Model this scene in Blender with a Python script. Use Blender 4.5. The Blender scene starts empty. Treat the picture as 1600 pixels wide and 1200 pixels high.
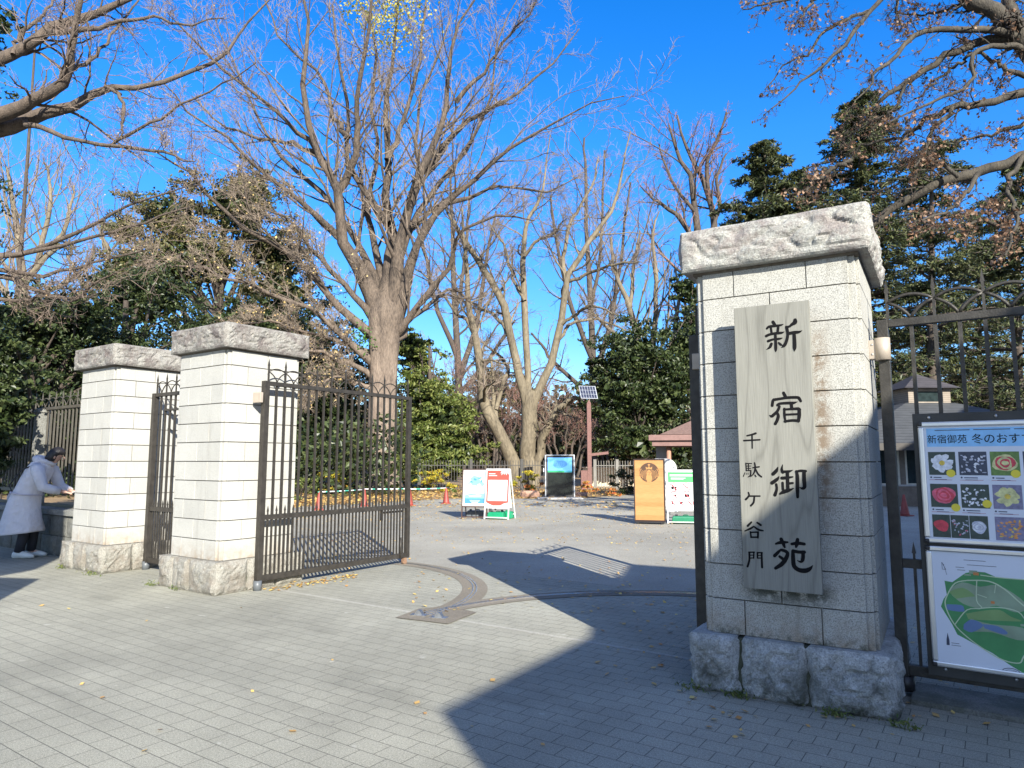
import bpy, bmesh, math, random
import numpy as np
from mathutils import Vector, Matrix, noise
C = bpy.context.scene
COL = C.collection
RNG = np.random.default_rng(7)
random.seed(7)
R_ = math.radians

# ---------------------------------------------------------------- camera
F = 1080.0            # focal length in pixels of the 1600 px wide photograph
EYE = 1.6
PITCH = math.atan(120 / F)
cam_d = bpy.data.cameras.new('camera')
cam = bpy.data.objects.new('camera', cam_d); COL.objects.link(cam)
cam_d.sensor_width = 36.0; cam_d.lens = 36.0 * F / 1600.0
cam_d.clip_start = 0.05; cam_d.clip_end = 2000
cam.location = (0, 0, EYE); cam.rotation_euler = (math.pi / 2 + PITCH, 0, 0)
C.camera = cam

# ---------------------------------------------------------------- sky, sun, exposure
SUN = Vector((0.709, -1.962, 1.0)).normalized()      # towards the sun
EL = math.asin(SUN.z); AZ = math.atan2(SUN.x, SUN.y)
w = bpy.data.worlds.new('World'); C.world = w; w.use_nodes = True
nt = w.node_tree; nt.nodes.clear()
sky = nt.nodes.new('ShaderNodeTexSky'); sky.sky_type = 'NISHITA'; sky.sun_disc = False
sky.sun_elevation = EL; sky.sun_rotation = AZ
sky.air_density = 0.9; sky.dust_density = 0.0; sky.ozone_density = 3.0
hs = nt.nodes.new('ShaderNodeHueSaturation'); hs.inputs['Saturation'].default_value = 1.10; hs.inputs['Hue'].default_value = 0.511; hs.inputs['Value'].default_value = 1.0
bg = nt.nodes.new('ShaderNodeBackground'); bg.inputs[1].default_value = 0.135
ow = nt.nodes.new('ShaderNodeOutputWorld')
tc = nt.nodes.new('ShaderNodeTexCoord')
dt = nt.nodes.new('ShaderNodeVectorMath'); dt.operation = 'DOT_PRODUCT'; dt.inputs[1].default_value = tuple(SUN); nt.links.new(tc.outputs['Generated'], dt.inputs[0])
m1 = nt.nodes.new('ShaderNodeMapRange')      # deepest blue away from the sun, milky round it
for k_, v_ in zip((1, 2, 3, 4), (-.15, .4, 1.36, .88)): m1.inputs[k_].default_value = v_
nt.links.new(dt.outputs['Value'], m1.inputs[0]); nt.links.new(m1.outputs[0], hs.inputs['Saturation'])
sz = nt.nodes.new('ShaderNodeSeparateXYZ'); nt.links.new(tc.outputs['Generated'], sz.inputs[0])
m2 = nt.nodes.new('ShaderNodeMapRange')      # the winter horizon is a little darker than the model's
for k_, v_ in zip((1, 2, 3, 4), (0, .42, .52, 1.0)): m2.inputs[k_].default_value = v_
nt.links.new(sz.outputs[2], m2.inputs[0]); nt.links.new(m2.outputs[0], hs.inputs['Value'])
nt.links.new(sky.outputs[0], hs.inputs['Color']); nt.links.new(hs.outputs[0], bg.inputs[0]); nt.links.new(bg.outputs[0], ow.inputs[0])
sd = bpy.data.lights.new('sun', 'SUN'); sd.energy = 4.6; sd.angle = R_(0.3); sd.color = (1.0, 0.95, 0.84)
so = bpy.data.objects.new('sun', sd); COL.objects.link(so)
so.rotation_euler = (-SUN).to_track_quat('-Z', 'Y').to_euler()
C.view_settings.view_transform = 'Standard'; C.view_settings.look = 'None'
C.view_settings.exposure = 1.35; C.view_settings.gamma = 1.0
C.cycles.max_bounces = 6; C.cycles.transparent_max_bounces = 8

# ---------------------------------------------------------------- frames of reference
ANG = R_(34.7)
D1 = np.array([math.cos(ANG), -math.sin(ANG)]); D2 = np.array([math.sin(ANG), math.cos(ANG)])
O2 = np.array([1.26, 5.11])             # front left foot of the near pillar
def G(u, v, z=0.0):
    p = O2 + D1 * u + D2 * v
    return Vector((p[0], p[1], z))
def ray(px, py):
    x = (px - 800) / F; z = (600 - py) / F
    c, s = math.cos(PITCH), math.sin(PITCH)
    return np.array([x, c - s * z, s + c * z])
def at(px, py, Y):
    r = ray(px, py); t = Y / r[1]
    return np.array([r[0] * t, Y, r[2] * t + EYE])
def gnd(px, py):
    r = ray(px, py); t = -EYE / r[2]
    return Vector((r[0] * t, r[1] * t, 0))
ANGP = R_(34.7 - 3.2)                   # the near pillar stands turned very slightly
E1 = np.array([math.cos(ANGP), -math.sin(ANGP)]); E2 = np.array([math.sin(ANGP), math.cos(ANGP)])
def GP(u, v, z=0.0):
    p = O2 + E1 * u + E2 * v
    return Vector((p[0], p[1], z))
def pl(px, py, v):                       # photo point on the plane v = const of the near pillar -> (u, z)
    r = ray(px, py); t = (O2 @ E2 + v) / (r[:2] @ E2)
    return float((r[:2] * t) @ E1 - O2 @ E1), float(r[2] * t + EYE)

# ---------------------------------------------------------------- node materials
def newmat(name):
    m = bpy.data.materials.new(name); m.use_nodes = True
    n = m.node_tree; n.nodes.clear()
    o = n.nodes.new('ShaderNodeOutputMaterial'); b = n.nodes.new('ShaderNodeBsdfPrincipled')
    n.links.new(b.outputs[0], o.inputs[0])
    return m, n, b
def N(n, t, **k):
    d = n.nodes.new(t)
    for a, v in k.items():
        if a.startswith('i_'):
            key = a[2:]
            key = int(key) if key.isdigit() else key.replace('_', ' ')
            d.inputs[key].default_value = v
        else: setattr(d, a, v)
    return d
def mixc(n, fac, a, b, mode='MIX'):
    d = n.nodes.new('ShaderNodeMix'); d.data_type = 'RGBA'; d.blend_type = mode
    for s, v in ((0, fac), (6, a), (7, b)):
        if hasattr(v, 'node'): n.links.new(v, d.inputs[s])
        elif s == 0: d.inputs[0].default_value = v
        else: d.inputs[s].default_value = (*v[:3], 1)
    return d.outputs[2]
def ramp(n, src, stops):
    r = n.nodes.new('ShaderNodeValToRGB'); e = r.color_ramp.elements
    while len(e) < len(stops): e.new(0.5)
    for k, (p, c) in enumerate(stops):
        e[k].position = p; e[k].color = (*c, 1) if len(c) == 3 else c
    n.links.new(src, r.inputs[0]); return r.outputs[0]
def g3(v): return (v, v, v)
def texco(n, kind='Object'):
    return n.nodes.new('ShaderNodeTexCoord').outputs[kind]
def noisef(n, co, scale, detail=4, rough=.55, out='Fac'):
    t = N(n, 'ShaderNodeTexNoise'); t.inputs['Scale'].default_value = scale; t.inputs['Detail'].default_value = detail
    t.inputs['Roughness'].default_value = rough
    n.links.new(co, t.inputs['Vector']); return t.outputs[out]
def bumpn(n, b, src, strength, dist=.01):
    d = N(n, 'ShaderNodeBump'); d.inputs['Strength'].default_value = strength; d.inputs['Distance'].default_value = dist
    n.links.new(src, d.inputs['Height']); n.links.new(d.outputs[0], b.inputs['Normal'])
def plain(name, col, rough=.6, metal=0.0, var=.12, scale=6, bump=0, bscale=60, bdist=.01, spec=.5):
    m, n, b = newmat(name)
    co = texco(n)
    f = noisef(n, co, scale, 5)
    lo = tuple(max(0, c * (1 - var)) for c in col); hi = tuple(min(1, c * (1 + var)) for c in col)
    n.links.new(ramp(n, f, [(.3, lo), (.7, hi)]), b.inputs['Base Color'])
    b.inputs['Roughness'].default_value = rough; b.inputs['Metallic'].default_value = metal
    b.inputs['Specular IOR Level'].default_value = spec
    if bump: bumpn(n, b, noisef(n, co, bscale, 4), bump, bdist)
    return m
def island_leaf(name, cols, rough=.55, trans=.25, var=.0):
    """foliage: each leaf (mesh island) takes its own colour"""
    m, n, b = newmat(name)
    g = N(n, 'ShaderNodeNewGeometry')
    k = len(cols)
    c = ramp(n, g.outputs['Random Per Island'], [(i / max(1, k - 1), q) for i, q in enumerate(cols)])
    n.links.new(c, b.inputs['Base Color']); b.inputs['Roughness'].default_value = rough
    b.inputs['Specular IOR Level'].default_value = .35
    if trans:
        o = [q for q in n.nodes if q.type == 'OUTPUT_MATERIAL'][0]
        t = N(n, 'ShaderNodeBsdfTranslucent'); n.links.new(c, t.inputs[0])
        x = N(n, 'ShaderNodeMixShader'); x.inputs[0].default_value = trans
        n.links.new(b.outputs[0], x.inputs[1]); n.links.new(t.outputs[0], x.inputs[2]); n.links.new(x.outputs[0], o.inputs[0])
    return m
def bark(name, c1, c2, scale=3.0, bump=.5):
    m, n, b = newmat(name)
    co = texco(n)
    mp = N(n, 'ShaderNodeMapping'); mp.inputs['Scale'].default_value = (1, 1, .3); n.links.new(co, mp.inputs[0])
    a = noisef(n, mp.outputs[0], scale, 6, .65)
    f = noisef(n, mp.outputs[0], scale * 7, 4, .6)
    c = mixc(n, .5, ramp(n, a, [(.35, c1), (.62, c2)]), ramp(n, f, [(.3, tuple(x * .55 for x in c1)), (.7, c2)]))
    n.links.new(c, b.inputs['Base Color']); b.inputs['Roughness'].default_value = .85
    bumpn(n, b, f, bump, .05)
    return m

# ---------------------------------------------------------------- objects
def link(name, me, mat=None, parent=None, loc=None, rz=None):
    o = bpy.data.objects.new(name, me); COL.objects.link(o)
    if mat is not None:
        for mm in (mat if isinstance(mat, (list, tuple)) else [mat]): me.materials.append(mm)
    if parent is not None: o.parent = parent
    if loc is not None: o.location = loc
    if rz is not None: o.rotation_euler = (0, 0, rz)
    return o
def tag(o, label=None, cat=None, group=None, kind=None):
    if label: o['label'] = label
    if cat: o['category'] = cat
    if group: o['group'] = group
    if kind: o['kind'] = kind
    return o
def thing(name, label, cat, loc=(0, 0, 0), rz=0.0, group=None):
    o = bpy.data.objects.new(name, None); COL.objects.link(o); o.empty_display_size = .1
    o.location = loc; o.rotation_euler = (0, 0, rz)
    return tag(o, label, cat, group)
class MB:
    """collects shapes into one mesh"""
    def __init__(s): s.v = []; s.f = []; s.m = []; s.sm = []
    def add(s, vs, fs, mi=0, smooth=False):
        k = len(s.v); s.v += [tuple(map(float, p)) for p in vs]
        for f in fs: s.f.append(tuple(i + k for i in f)); s.m.append(mi); s.sm.append(smooth)
        return s
    def box(s, x0, x1, y0, y1, z0, z1, mi=0, M=None):
        vs = [(x, y, z) for z in (z0, z1) for y in (y0, y1) for x in (x0, x1)]
        if M is not None: vs = [M @ Vector(p) for p in vs]
        return s.add(vs, [(0, 2, 3, 1), (4, 5, 7, 6), (0, 1, 5, 4), (2, 6, 7, 3), (0, 4, 6, 2), (1, 3, 7, 5)], mi)
    def beam(s, a, b, w, h=None, mi=0, up=(0, 0, 1)):
        a, b = Vector(a), Vector(b); t = (b - a); L = t.length; t.normalize()
        u = Vector(up)
        if abs(t.dot(u)) > .98: u = Vector((0, 1, 0))
        x = t.cross(u).normalized(); z = x.cross(t)
        h = h or w
        M = Matrix((( *x, 0), (*t, 0), (*z, 0), (0, 0, 0, 1))).transposed(); M.translation = a
        return s.box(-w / 2, w / 2, 0, L, -h / 2, h / 2, mi, M)
    def tube(s, pts, r, k=8, mi=0, caps=True, smooth=True):
        pts = [Vector(p) for p in pts]; n = len(pts)
        rs = r if isinstance(r, (list, tuple)) else [r] * n
        vs = []; px = None
        for i, p in enumerate(pts):
            t = (pts[min(i + 1, n - 1)] - pts[max(i - 1, 0)]).normalized()
            if px is None:
                px = t.orthogonal().normalized()
            px = (px - t * px.dot(t)).normalized(); py = t.cross(px)
            for j in range(k):
                a = 2 * math.pi * j / k
                vs.append(p + (px * math.cos(a) + py * math.sin(a)) * rs[i])
        fs = [(i * k + j, i * k + (j + 1) % k, (i + 1) * k + (j + 1) % k, (i + 1) * k + j) for i in range(n - 1) for j in range(k)]
        s.add(vs, fs, mi, smooth)
        if caps:
            b = len(s.v) - n * k
            s.f.append(tuple(b + j for j in range(k))[::-1]); s.m.append(mi); s.sm.append(False)
            s.f.append(tuple(b + (n - 1) * k + j for j in range(k))); s.m.append(mi); s.sm.append(False)
        return s
    def poly(s, pts, z0, z1, mi=0, ax='z'):
        """prism of a 2-D outline; ax names the extrusion axis"""
        n = len(pts)
        def P(a, b, c): return (a, b, c) if ax == 'z' else ((a, c, b) if ax == 'y' else (c, a, b))
        vs = [P(p[0], p[1], z0) for p in pts] + [P(p[0], p[1], z1) for p in pts]
        fs = [tuple(range(n))[::-1], tuple(range(n, 2 * n))] + [(i, (i + 1) % n, n + (i + 1) % n, n + i) for i in range(n)]
        return s.add(vs, fs, mi)
    def ell(s, c, r, k=12, q=8, mi=0, M=None):
        vs = []; fs = []
        for i in range(q + 1):
            th = math.pi * i / q
            for j in range(k):
                a = 2 * math.pi * j / k
                p = Vector((c[0] + r[0] * math.sin(th) * math.cos(a), c[1] + r[1] * math.sin(th) * math.sin(a), c[2] + r[2] * math.cos(th)))
                vs.append(M @ p if M is not None else p)
        for i in range(q):
            for j in range(k): fs.append((i * k + j, (i + 1) * k + j, (i + 1) * k + (j + 1) % k, i * k + (j + 1) % k))
        return s.add(vs, fs, mi, True)
    def loft(s, rings, mi=0, caps=True):
        k = len(rings[0]); vs = [p for r in rings for p in r]
        fs = [(i * k + j, i * k + (j + 1) % k, (i + 1) * k + (j + 1) % k, (i + 1) * k + j) for i in range(len(rings) - 1) for j in range(k)]
        if caps: fs += [tuple(range(k))[::-1], tuple((len(rings) - 1) * k + j for j in range(k))]
        return s.add(vs, fs, mi, True)
    def build(s, name, mat, parent=None, bevel=0, fix=True, loc=None, rz=None):
        me = bpy.data.meshes.new(name); me.from_pydata(s.v, [], s.f)
        for i, p in enumerate(me.polygons): p.material_index = s.m[i]; p.use_smooth = s.sm[i]
        if fix or bevel:
            bm = bmesh.new(); bm.from_mesh(me)
            bmesh.ops.recalc_face_normals(bm, faces=bm.faces)
            if bevel:
                es = [e for e in bm.edges if len(e.link_faces) == 2 and e.calc_face_angle(0) > .5]
                bmesh.ops.bevel(bm, geom=es, offset=bevel, segments=2, profile=.6, affect='EDGES', clamp_overlap=True)
            bm.to_mesh(me); bm.free()
        return link(name, me, mat, parent, loc, rz)
def npmesh(name, V, Fq, mat=None, parent=None, smooth=False, mi=None):
    """numpy vertices (n,3) and faces (m,k) -> object"""
    me = bpy.data.meshes.new(name); V = np.asarray(V, np.float32); Fq = np.asarray(Fq, np.int32)
    m, k = Fq.shape
    me.vertices.add(len(V)); me.vertices.foreach_set('co', V.ravel())
    me.loops.add(m * k); me.loops.foreach_set('vertex_index', Fq.ravel())
    me.polygons.add(m); me.polygons.foreach_set('loop_start', np.arange(0, m * k, k, dtype=np.int32))
    me.polygons.foreach_set('loop_total', np.full(m, k, np.int32))
    me.polygons.foreach_set('use_smooth', np.full(m, smooth, bool))
    if mi is not None: me.polygons.foreach_set('material_index', np.asarray(mi, np.int32))
    me.update(calc_edges=True)
    return link(name, me, mat, parent)
# ---------------------------------------------------------------- materials
def m_granite(name, base, stain=(.16, .12, .12), stain_amt=.0, speck=.5, dirt=True, streak=.3, board=False):
    m, n, b = newmat(name); co = texco(n)
    sp = noisef(n, co, 130, 2, .7); big = noisef(n, co, 2.2, 5, .6); st = noisef(n, co, 3.5, 6, .7)
    g = N(n, 'ShaderNodeNewGeometry')
    isl = ramp(n, g.outputs['Random Per Island'], [(0, tuple(c * .88 for c in base)), (1, tuple(min(1, c * 1.1) for c in base))])
    c = mixc(n, speck, isl, ramp(n, sp, [(.36, tuple(c * .45 for c in base)), (.5, base), (.66, tuple(min(1, c * 1.25) for c in base))]))
    c = mixc(n, ramp(n, big, [(.3, g3(.0)), (.75, g3(.35))]), c, tuple(x * .62 for x in base))
    if stain_amt:
        c = mixc(n, ramp(n, st, [(.47, g3(0)), (.62, g3(stain_amt))]), c, stain)
    mps = N(n, 'ShaderNodeMapping'); mps.inputs['Scale'].default_value = (1, 1, .12); n.links.new(co, mps.inputs[0])       # rain streaks
    c = mixc(n, ramp(n, noisef(n, mps.outputs[0], 7, 5, .7), [(.54, g3(0)), (.72, g3(streak))]), c, (.15, .135, .10))
    if dirt:        # weathering that sits at the foot of the stones
        sx = N(n, 'ShaderNodeSeparateXYZ'); n.links.new(co, sx.inputs[0])
        mr = N(n, 'ShaderNodeMapRange'); mr.inputs[1].default_value = .36; mr.inputs[2].default_value = .62; mr.inputs[3].default_value = 1; mr.inputs[4].default_value = 0
        n.links.new(sx.outputs[2], mr.inputs[0])
        mu = N(n, 'ShaderNodeMath', operation='MULTIPLY'); n.links.new(mr.outputs[0], mu.inputs[0])
        n.links.new(ramp(n, noisef(n, co, 9, 5, .7), [(.35, g3(0)), (.7, g3(.9))]), mu.inputs[1])
        c = mixc(n, mu.outputs[0], c, (.24, .17, .10))
    if board:       # old run-off stains beside and below the name board
        def band(src, a, b_, c_, d):
            r1 = N(n, 'ShaderNodeMapRange'); r1.inputs[1].default_value = a; r1.inputs[2].default_value = b_; n.links.new(src, r1.inputs[0])
            r2 = N(n, 'ShaderNodeMapRange'); r2.inputs[1].default_value = c_; r2.inputs[2].default_value = d; r2.inputs[3].default_value = 1; r2.inputs[4].default_value = 0; n.links.new(src, r2.inputs[0])
            q = N(n, 'ShaderNodeMath', operation='MULTIPLY'); n.links.new(r1.outputs[0], q.inputs[0]); n.links.new(r2.outputs[0], q.inputs[1]); return q.outputs[0]
        s2 = N(n, 'ShaderNodeSeparateXYZ'); n.links.new(co, s2.inputs[0])
        for (x, z, thr, col) in (((.24, .27, .30, .37), (1.1, 1.4, 2.3, 2.62), .40, (.17, .125, .085)), ((-.30, -.2, .24, .34), (.60, .70, .745, .80), .36, (.035, .04, .028)), ((-.6, -.5, .5, .6), (.38, .385, .395, .47), .46, (.05, .055, .035))):
            q = N(n, 'ShaderNodeMath', operation='MULTIPLY'); n.links.new(band(s2.outputs[0], *x), q.inputs[0]); n.links.new(band(s2.outputs[2], *z), q.inputs[1])
            q2 = N(n, 'ShaderNodeMath', operation='MULTIPLY'); n.links.new(q.outputs[0], q2.inputs[0]); n.links.new(ramp(n, noisef(n, co, 17, 5, .7), [(thr, g3(0)), (thr + .16, g3(.9))]), q2.inputs[1])
            c = mixc(n, q2.outputs[0], c, col)
    n.links.new(c, b.inputs['Base Color']); b.inputs['Roughness'].default_value = .8
    bumpn(n, b, sp, .35, .006)
    return m
GRAN = m_granite('granite_block', (.42, .415, .385), speck=.4)
GRAN_R = m_granite('granite_block_grey', (.395, .39, .355), speck=.95, streak=.5, board=True)
def m_rough(name, base, stain, amt, moss=.0):
    m, n, b = newmat(name); co = texco(n)
    sp = noisef(n, co, 90, 3, .7); st = noisef(n, co, 4.5, 7, .75); cr = noisef(n, co, 14, 6, .7)
    c = ramp(n, sp, [(.3, tuple(x * .5 for x in base)), (.52, base), (.7, tuple(min(1, x * 1.3) for x in base))])
    c = mixc(n, ramp(n, st, [(.44, g3(0)), (.6, g3(amt))]), c, stain)
    c = mixc(n, ramp(n, cr, [(.30, g3(.55)), (.42, g3(0))]), c, (.10, .09, .08))
    if moss:
        sx = N(n, 'ShaderNodeSeparateXYZ'); n.links.new(co, sx.inputs[0])
        mr = N(n, 'ShaderNodeMapRange'); mr.inputs[1].default_value = .0; mr.inputs[2].default_value = .34; mr.inputs[3].default_value = 1; mr.inputs[4].default_value = 0
        n.links.new(sx.outputs[2], mr.inputs[0])
        mu = N(n, 'ShaderNodeMath', operation='MULTIPLY'); n.links.new(mr.outputs[0], mu.inputs[0])
        n.links.new(ramp(n, noisef(n, co, 6, 5, .7), [(.4, g3(0)), (.6, g3(moss))]), mu.inputs[1])
        c = mixc(n, mu.outputs[0], c, (.045, .05, .028))
    n.links.new(c, b.inputs['Base Color']); b.inputs['Roughness'].default_value = .9
    bumpn(n, b, noisef(n, co, 28, 8, .75), .9, .03)
    return m
CAP_R = m_rough('rough_granite_pale', (.42, .42, .385), (.20, .15, .145), .6)
CAP_L = m_rough('rough_granite_stained', (.29, .28, .255), (.12, .095, .09), .8)
BASE_R = m_rough('rough_granite_mossy', (.50, .51, .50), (.15, .16, .14), .55, 1.0)
BASE_L = m_rough('rough_granite_base', (.32, .31, .275), (.17, .14, .11), .65, .35)
MORTAR = plain('mortar', (.13, .11, .085), .95, var=.3, scale=20)
IRON = plain('painted_iron', (.045, .040, .034), .48, .3, var=.3, scale=12, bump=.25, bscale=90)
IRON_R = plain('painted_iron_dark', (.042, .039, .034), .5, .3, var=.4, scale=12, bump=.3, bscale=90)
PALE_METAL = plain('pale_bracket_metal', (.40, .345, .285), .5, .2, var=.15)
ALU = plain('brushed_aluminium', (.62, .63, .64), .34, .85, var=.08)
STEEL = plain('worn_steel', (.42, .43, .44), .38, .9, var=.2, scale=20)
BLACK = plain('black_coating', (.018, .018, .02), .45, 0, var=.3)
BOARD = plain('dark_backing_board', (.035, .036, .034), .55, 0, var=.35, scale=5)
WHITE = plain('white_sheet', (.60, .60, .60), .5, 0, var=.02)
INK = plain('black_ink', (.008, .008, .009), .85, 0, var=.2, spec=.1)
RED = plain('faded_red', (.56, .07, .055), .55, var=.1)
CONE = plain('cone_red', (.24, .04, .028), .55, var=.25)
GREEN = plain('green_plastic', (.008, .24, .11), .4, var=.12)
GREYP = plain('grey_plastic', (.10, .11, .12), .45, var=.12)
SIGNGREEN = plain('sign_green', (.05, .42, .10), .5, var=.05)
BROWNW = plain('red_brown_timber', (.15, .072, .06), .7, var=.2, scale=14)

def m_wood():
    m, n, b = newmat('weathered_board_wood'); co = texco(n)
    mp = N(n, 'ShaderNodeMapping'); mp.inputs['Scale'].default_value = (2.6, 1.0, .30); n.links.new(co, mp.inputs[0])
    wv = N(n, 'ShaderNodeTexNoise'); wv.inputs['Scale'].default_value = 1.1; wv.inputs['Detail'].default_value = 2; wv.inputs['Roughness'].default_value = .45
    n.links.new(mp.outputs[0], wv.inputs['Vector'])
    mu = N(n, 'ShaderNodeMath', operation='MULTIPLY'); n.links.new(wv.outputs[0], mu.inputs[0]); mu.inputs[1].default_value = 13
    fr = N(n, 'ShaderNodeMath', operation='PINGPONG'); fr.inputs[1].default_value = .5; n.links.new(mu.outputs[0], fr.inputs[0])
    mp2 = N(n, 'ShaderNodeMapping'); mp2.inputs['Scale'].default_value = (1, 1, .03); n.links.new(co, mp2.inputs[0])
    fine = noisef(n, mp2.outputs[0], 150, 4, .6)
    c = ramp(n, fr.outputs[0], [(0, (.13, .127, .108)), (.14, (.20, .197, .17)), (1, (.25, .247, .215))])
    c = mixc(n, .35, c, ramp(n, fine, [(.35, (.155, .153, .132)), (.65, (.29, .287, .25))]))
    n.links.new(c, b.inputs['Base Color']); b.inputs['Roughness'].default_value = .65
    bumpn(n, b, fine, .25, .004)
    return m
WOOD = m_wood()

def m_paver():
    m, n, b = newmat('block_paving'); co = texco(n)
    br = N(n, 'ShaderNodeTexBrick'); n.links.new(co, br.inputs['Vector'])
    br.offset = .5; br.inputs['Scale'].default_value = 1; br.inputs['Brick Width'].default_value = .205
    br.inputs['Row Height'].default_value = .138; br.inputs['Mortar Size'].default_value = .0030; br.inputs['Mortar Smooth'].default_value = .35
    br.inputs['Color1'].default_value = (*g3(.40), 1); br.inputs['Color2'].default_value = (*g3(.62), 1); br.inputs['Mortar'].default_value = (*g3(.0), 1)
    sp = noisef(n, co, 220, 2, .7); mid = noisef(n, co, 1.1, 6, .65); stn = noisef(n, co, .35, 4, .6)
    c = ramp(n, sp, [(.3, (.165, .158, .135)), (.53, (.335, .325, .278)), (.75, (.53, .515, .445))])
    c = mixc(n, 1, c, ramp(n, br.outputs['Color'], [(.38, g3(.955)), (.64, g3(1.03))]), 'MULTIPLY')
    c = mixc(n, br.outputs['Fac'], c, (.10, .094, .082))
    c = mixc(n, 1, c, ramp(n, mid, [(.25, (.80, .81, .77)), (.6, (1.04, 1.05, 1.0)), (.8, (1.12, 1.13, 1.07))]), 'MULTIPLY')
    c = mixc(n, 1, c, ramp(n, stn, [(.35, g3(.80)), (.65, g3(1.08))]), 'MULTIPLY')
    gr = noisef(n, co, 75, 3, .8)
    c = mixc(n, 1, c, ramp(n, gr, [(.32, g3(.72)), (.5, g3(1.0)), (.68, g3(1.26))]), 'MULTIPLY')
    vo = N(n, 'ShaderNodeTexVoronoi'); vo.inputs['Scale'].default_value = 2.3; n.links.new(co, vo.inputs['Vector'])      # old gum and pale scuffs
    c = mixc(n, ramp(n, vo.outputs['Distance'], [(.035, g3(.45)), (.06, g3(0))]), c, (.13, .125, .11))
    mpb = N(n, 'ShaderNodeMapping'); mpb.inputs['Scale'].default_value = (.35, 1.6, 1); n.links.new(co, mpb.inputs[0])
    c = mixc(n, 1, c, ramp(n, noisef(n, mpb.outputs[0], 1.0, 5, .6), [(.30, g3(.74)), (.42, g3(.98)), (.7, g3(1.05))]), 'MULTIPLY')
    c = mixc(n, ramp(n, noisef(n, co, 5.5, 3, .5), [(.70, g3(0)), (.76, g3(.35))]), c, (.62, .60, .55))
    n.links.new(c, b.inputs['Base Color']); b.inputs['Roughness'].default_value = .85
    h = N(n, 'ShaderNodeMath', operation='MULTIPLY_ADD'); n.links.new(br.outputs['Fac'], h.inputs[0]); h.inputs[1].default_value = -1.0
    n.links.new(sp, h.inputs[2]); bumpn(n, b, h.outputs[0], .5, .005)
    return m
def m_asphalt(name, base, tint=(1, 1, 1)):
    m, n, b = newmat(name); co = texco(n)
    sp = noisef(n, co, 160, 3, .75); mid = noisef(n, co, .7, 6, .65); lo = noisef(n, co, .13, 5, .6)
    c = ramp(n, sp, [(.3, tuple(x * .6 for x in base)), (.5, base), (.72, tuple(min(1, x * 1.35) for x in base))])
    c = mixc(n, 1, c, ramp(n, mid, [(.25, g3(.78)), (.75, g3(1.12))]), 'MULTIPLY')
    c = mixc(n, 1, c, ramp(n, lo, [(.35, g3(.78)), (.65, g3(1.1))]), 'MULTIPLY')
    c = mixc(n, 1, c, ramp(n, noisef(n, co, 40, 3, .8), [(.32, g3(.8)), (.68, g3(1.2))]), 'MULTIPLY')
    n.links.new(c, b.inputs['Base Color']); b.inputs['Roughness'].default_value = .88
    bumpn(n, b, sp, .4, .006)
    return m
PAVE = m_paver()
ASPH = m_asphalt('gritty_plaza_asphalt', (.335, .318, .265))
TRACK = m_asphalt('gate_track_concrete', (.20, .175, .135))
SOIL = m_asphalt('leaf_covered_soil', (.30, .20, .10))
DARKSOIL = m_asphalt('dark_woodland_soil', (.06, .05, .03))
STRIP = m_asphalt('pale_threshold_stone', (.40, .385, .33))
# ---------------------------------------------------------------- ground
def sheet(name, pts, z, mat, label=None, kind='structure', loc=None, rz=None, thick=0):
    me = bpy.data.meshes.new(name)
    me.from_pydata([(p[0], p[1], z) for p in pts], [], [tuple(range(len(pts)))])
    o = link(name, me, mat, None, loc, rz)
    if o.data.polygons[0].normal.z < 0: o.data.flip_normals()
    return tag(o, label, None, None, kind)
sheet('ground', [(-900, -200), (900, -200), (900, 1500), (-900, 1500)], -.012, DARKSOIL)
edge_px = [(-900, 812), (100, 806), (300, 800), (440, 793), (560, 786), (700, 779), (860, 779), (940, 776), (1030, 768), (1120, 764), (1700, 764), (2600, 764)]
edge = [gnd(*p) for p in edge_px]
sheet('leaf_littered_bed', [(e.x, e.y) for e in edge] + [(120, 75), (-80, 75)], -.008, SOIL, kind='structure')
sheet('plaza', [(-70, -45), (120, -45)] + [(e.x, e.y) for e in edge[::-1]], -.004, ASPH)
sheet('paving', [(-22, -14), (16, -14), (16, 3.35), (-5.9, 3.35), (-22, 3.35)], 0.0, PAVE, loc=(O2[0], O2[1], 0), rz=-ANG)
sheet('threshold_strip', [(-5.65, .67), (-.02, .67), (-.02, .725), (-5.65, .725)], .002, STRIP, loc=(O2[0], O2[1], 0), rz=-ANG)

def arc_strip(name, mat, cx, cy, r0, r1, a0, a1, z, cut=None, n=48):
    vs = []; fs = []
    for i in range(n + 1):
        a = a0 + (a1 - a0) * i / n
        for r in (r0, r1): vs.append((cx + r * math.cos(a), cy + r * math.sin(a), z))
    fs = [(2 * i, 2 * i + 1, 2 * i + 3, 2 * i + 2) for i in range(n)]
    me = bpy.data.meshes.new(name); me.from_pydata(vs, [], fs)
    o = link(name, me, mat, None, (O2[0], O2[1], 0), -ANG)
    if o.data.polygons[0].normal.z < 0: o.data.flip_normals()
    return o
RAIL = plain('polished_rail', (.72, .74, .78), .22, 1.0, var=.12)
HL = (-5.75, .5); HR = (-.07, .5); RL = 2.72; RR = 3.08
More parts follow.
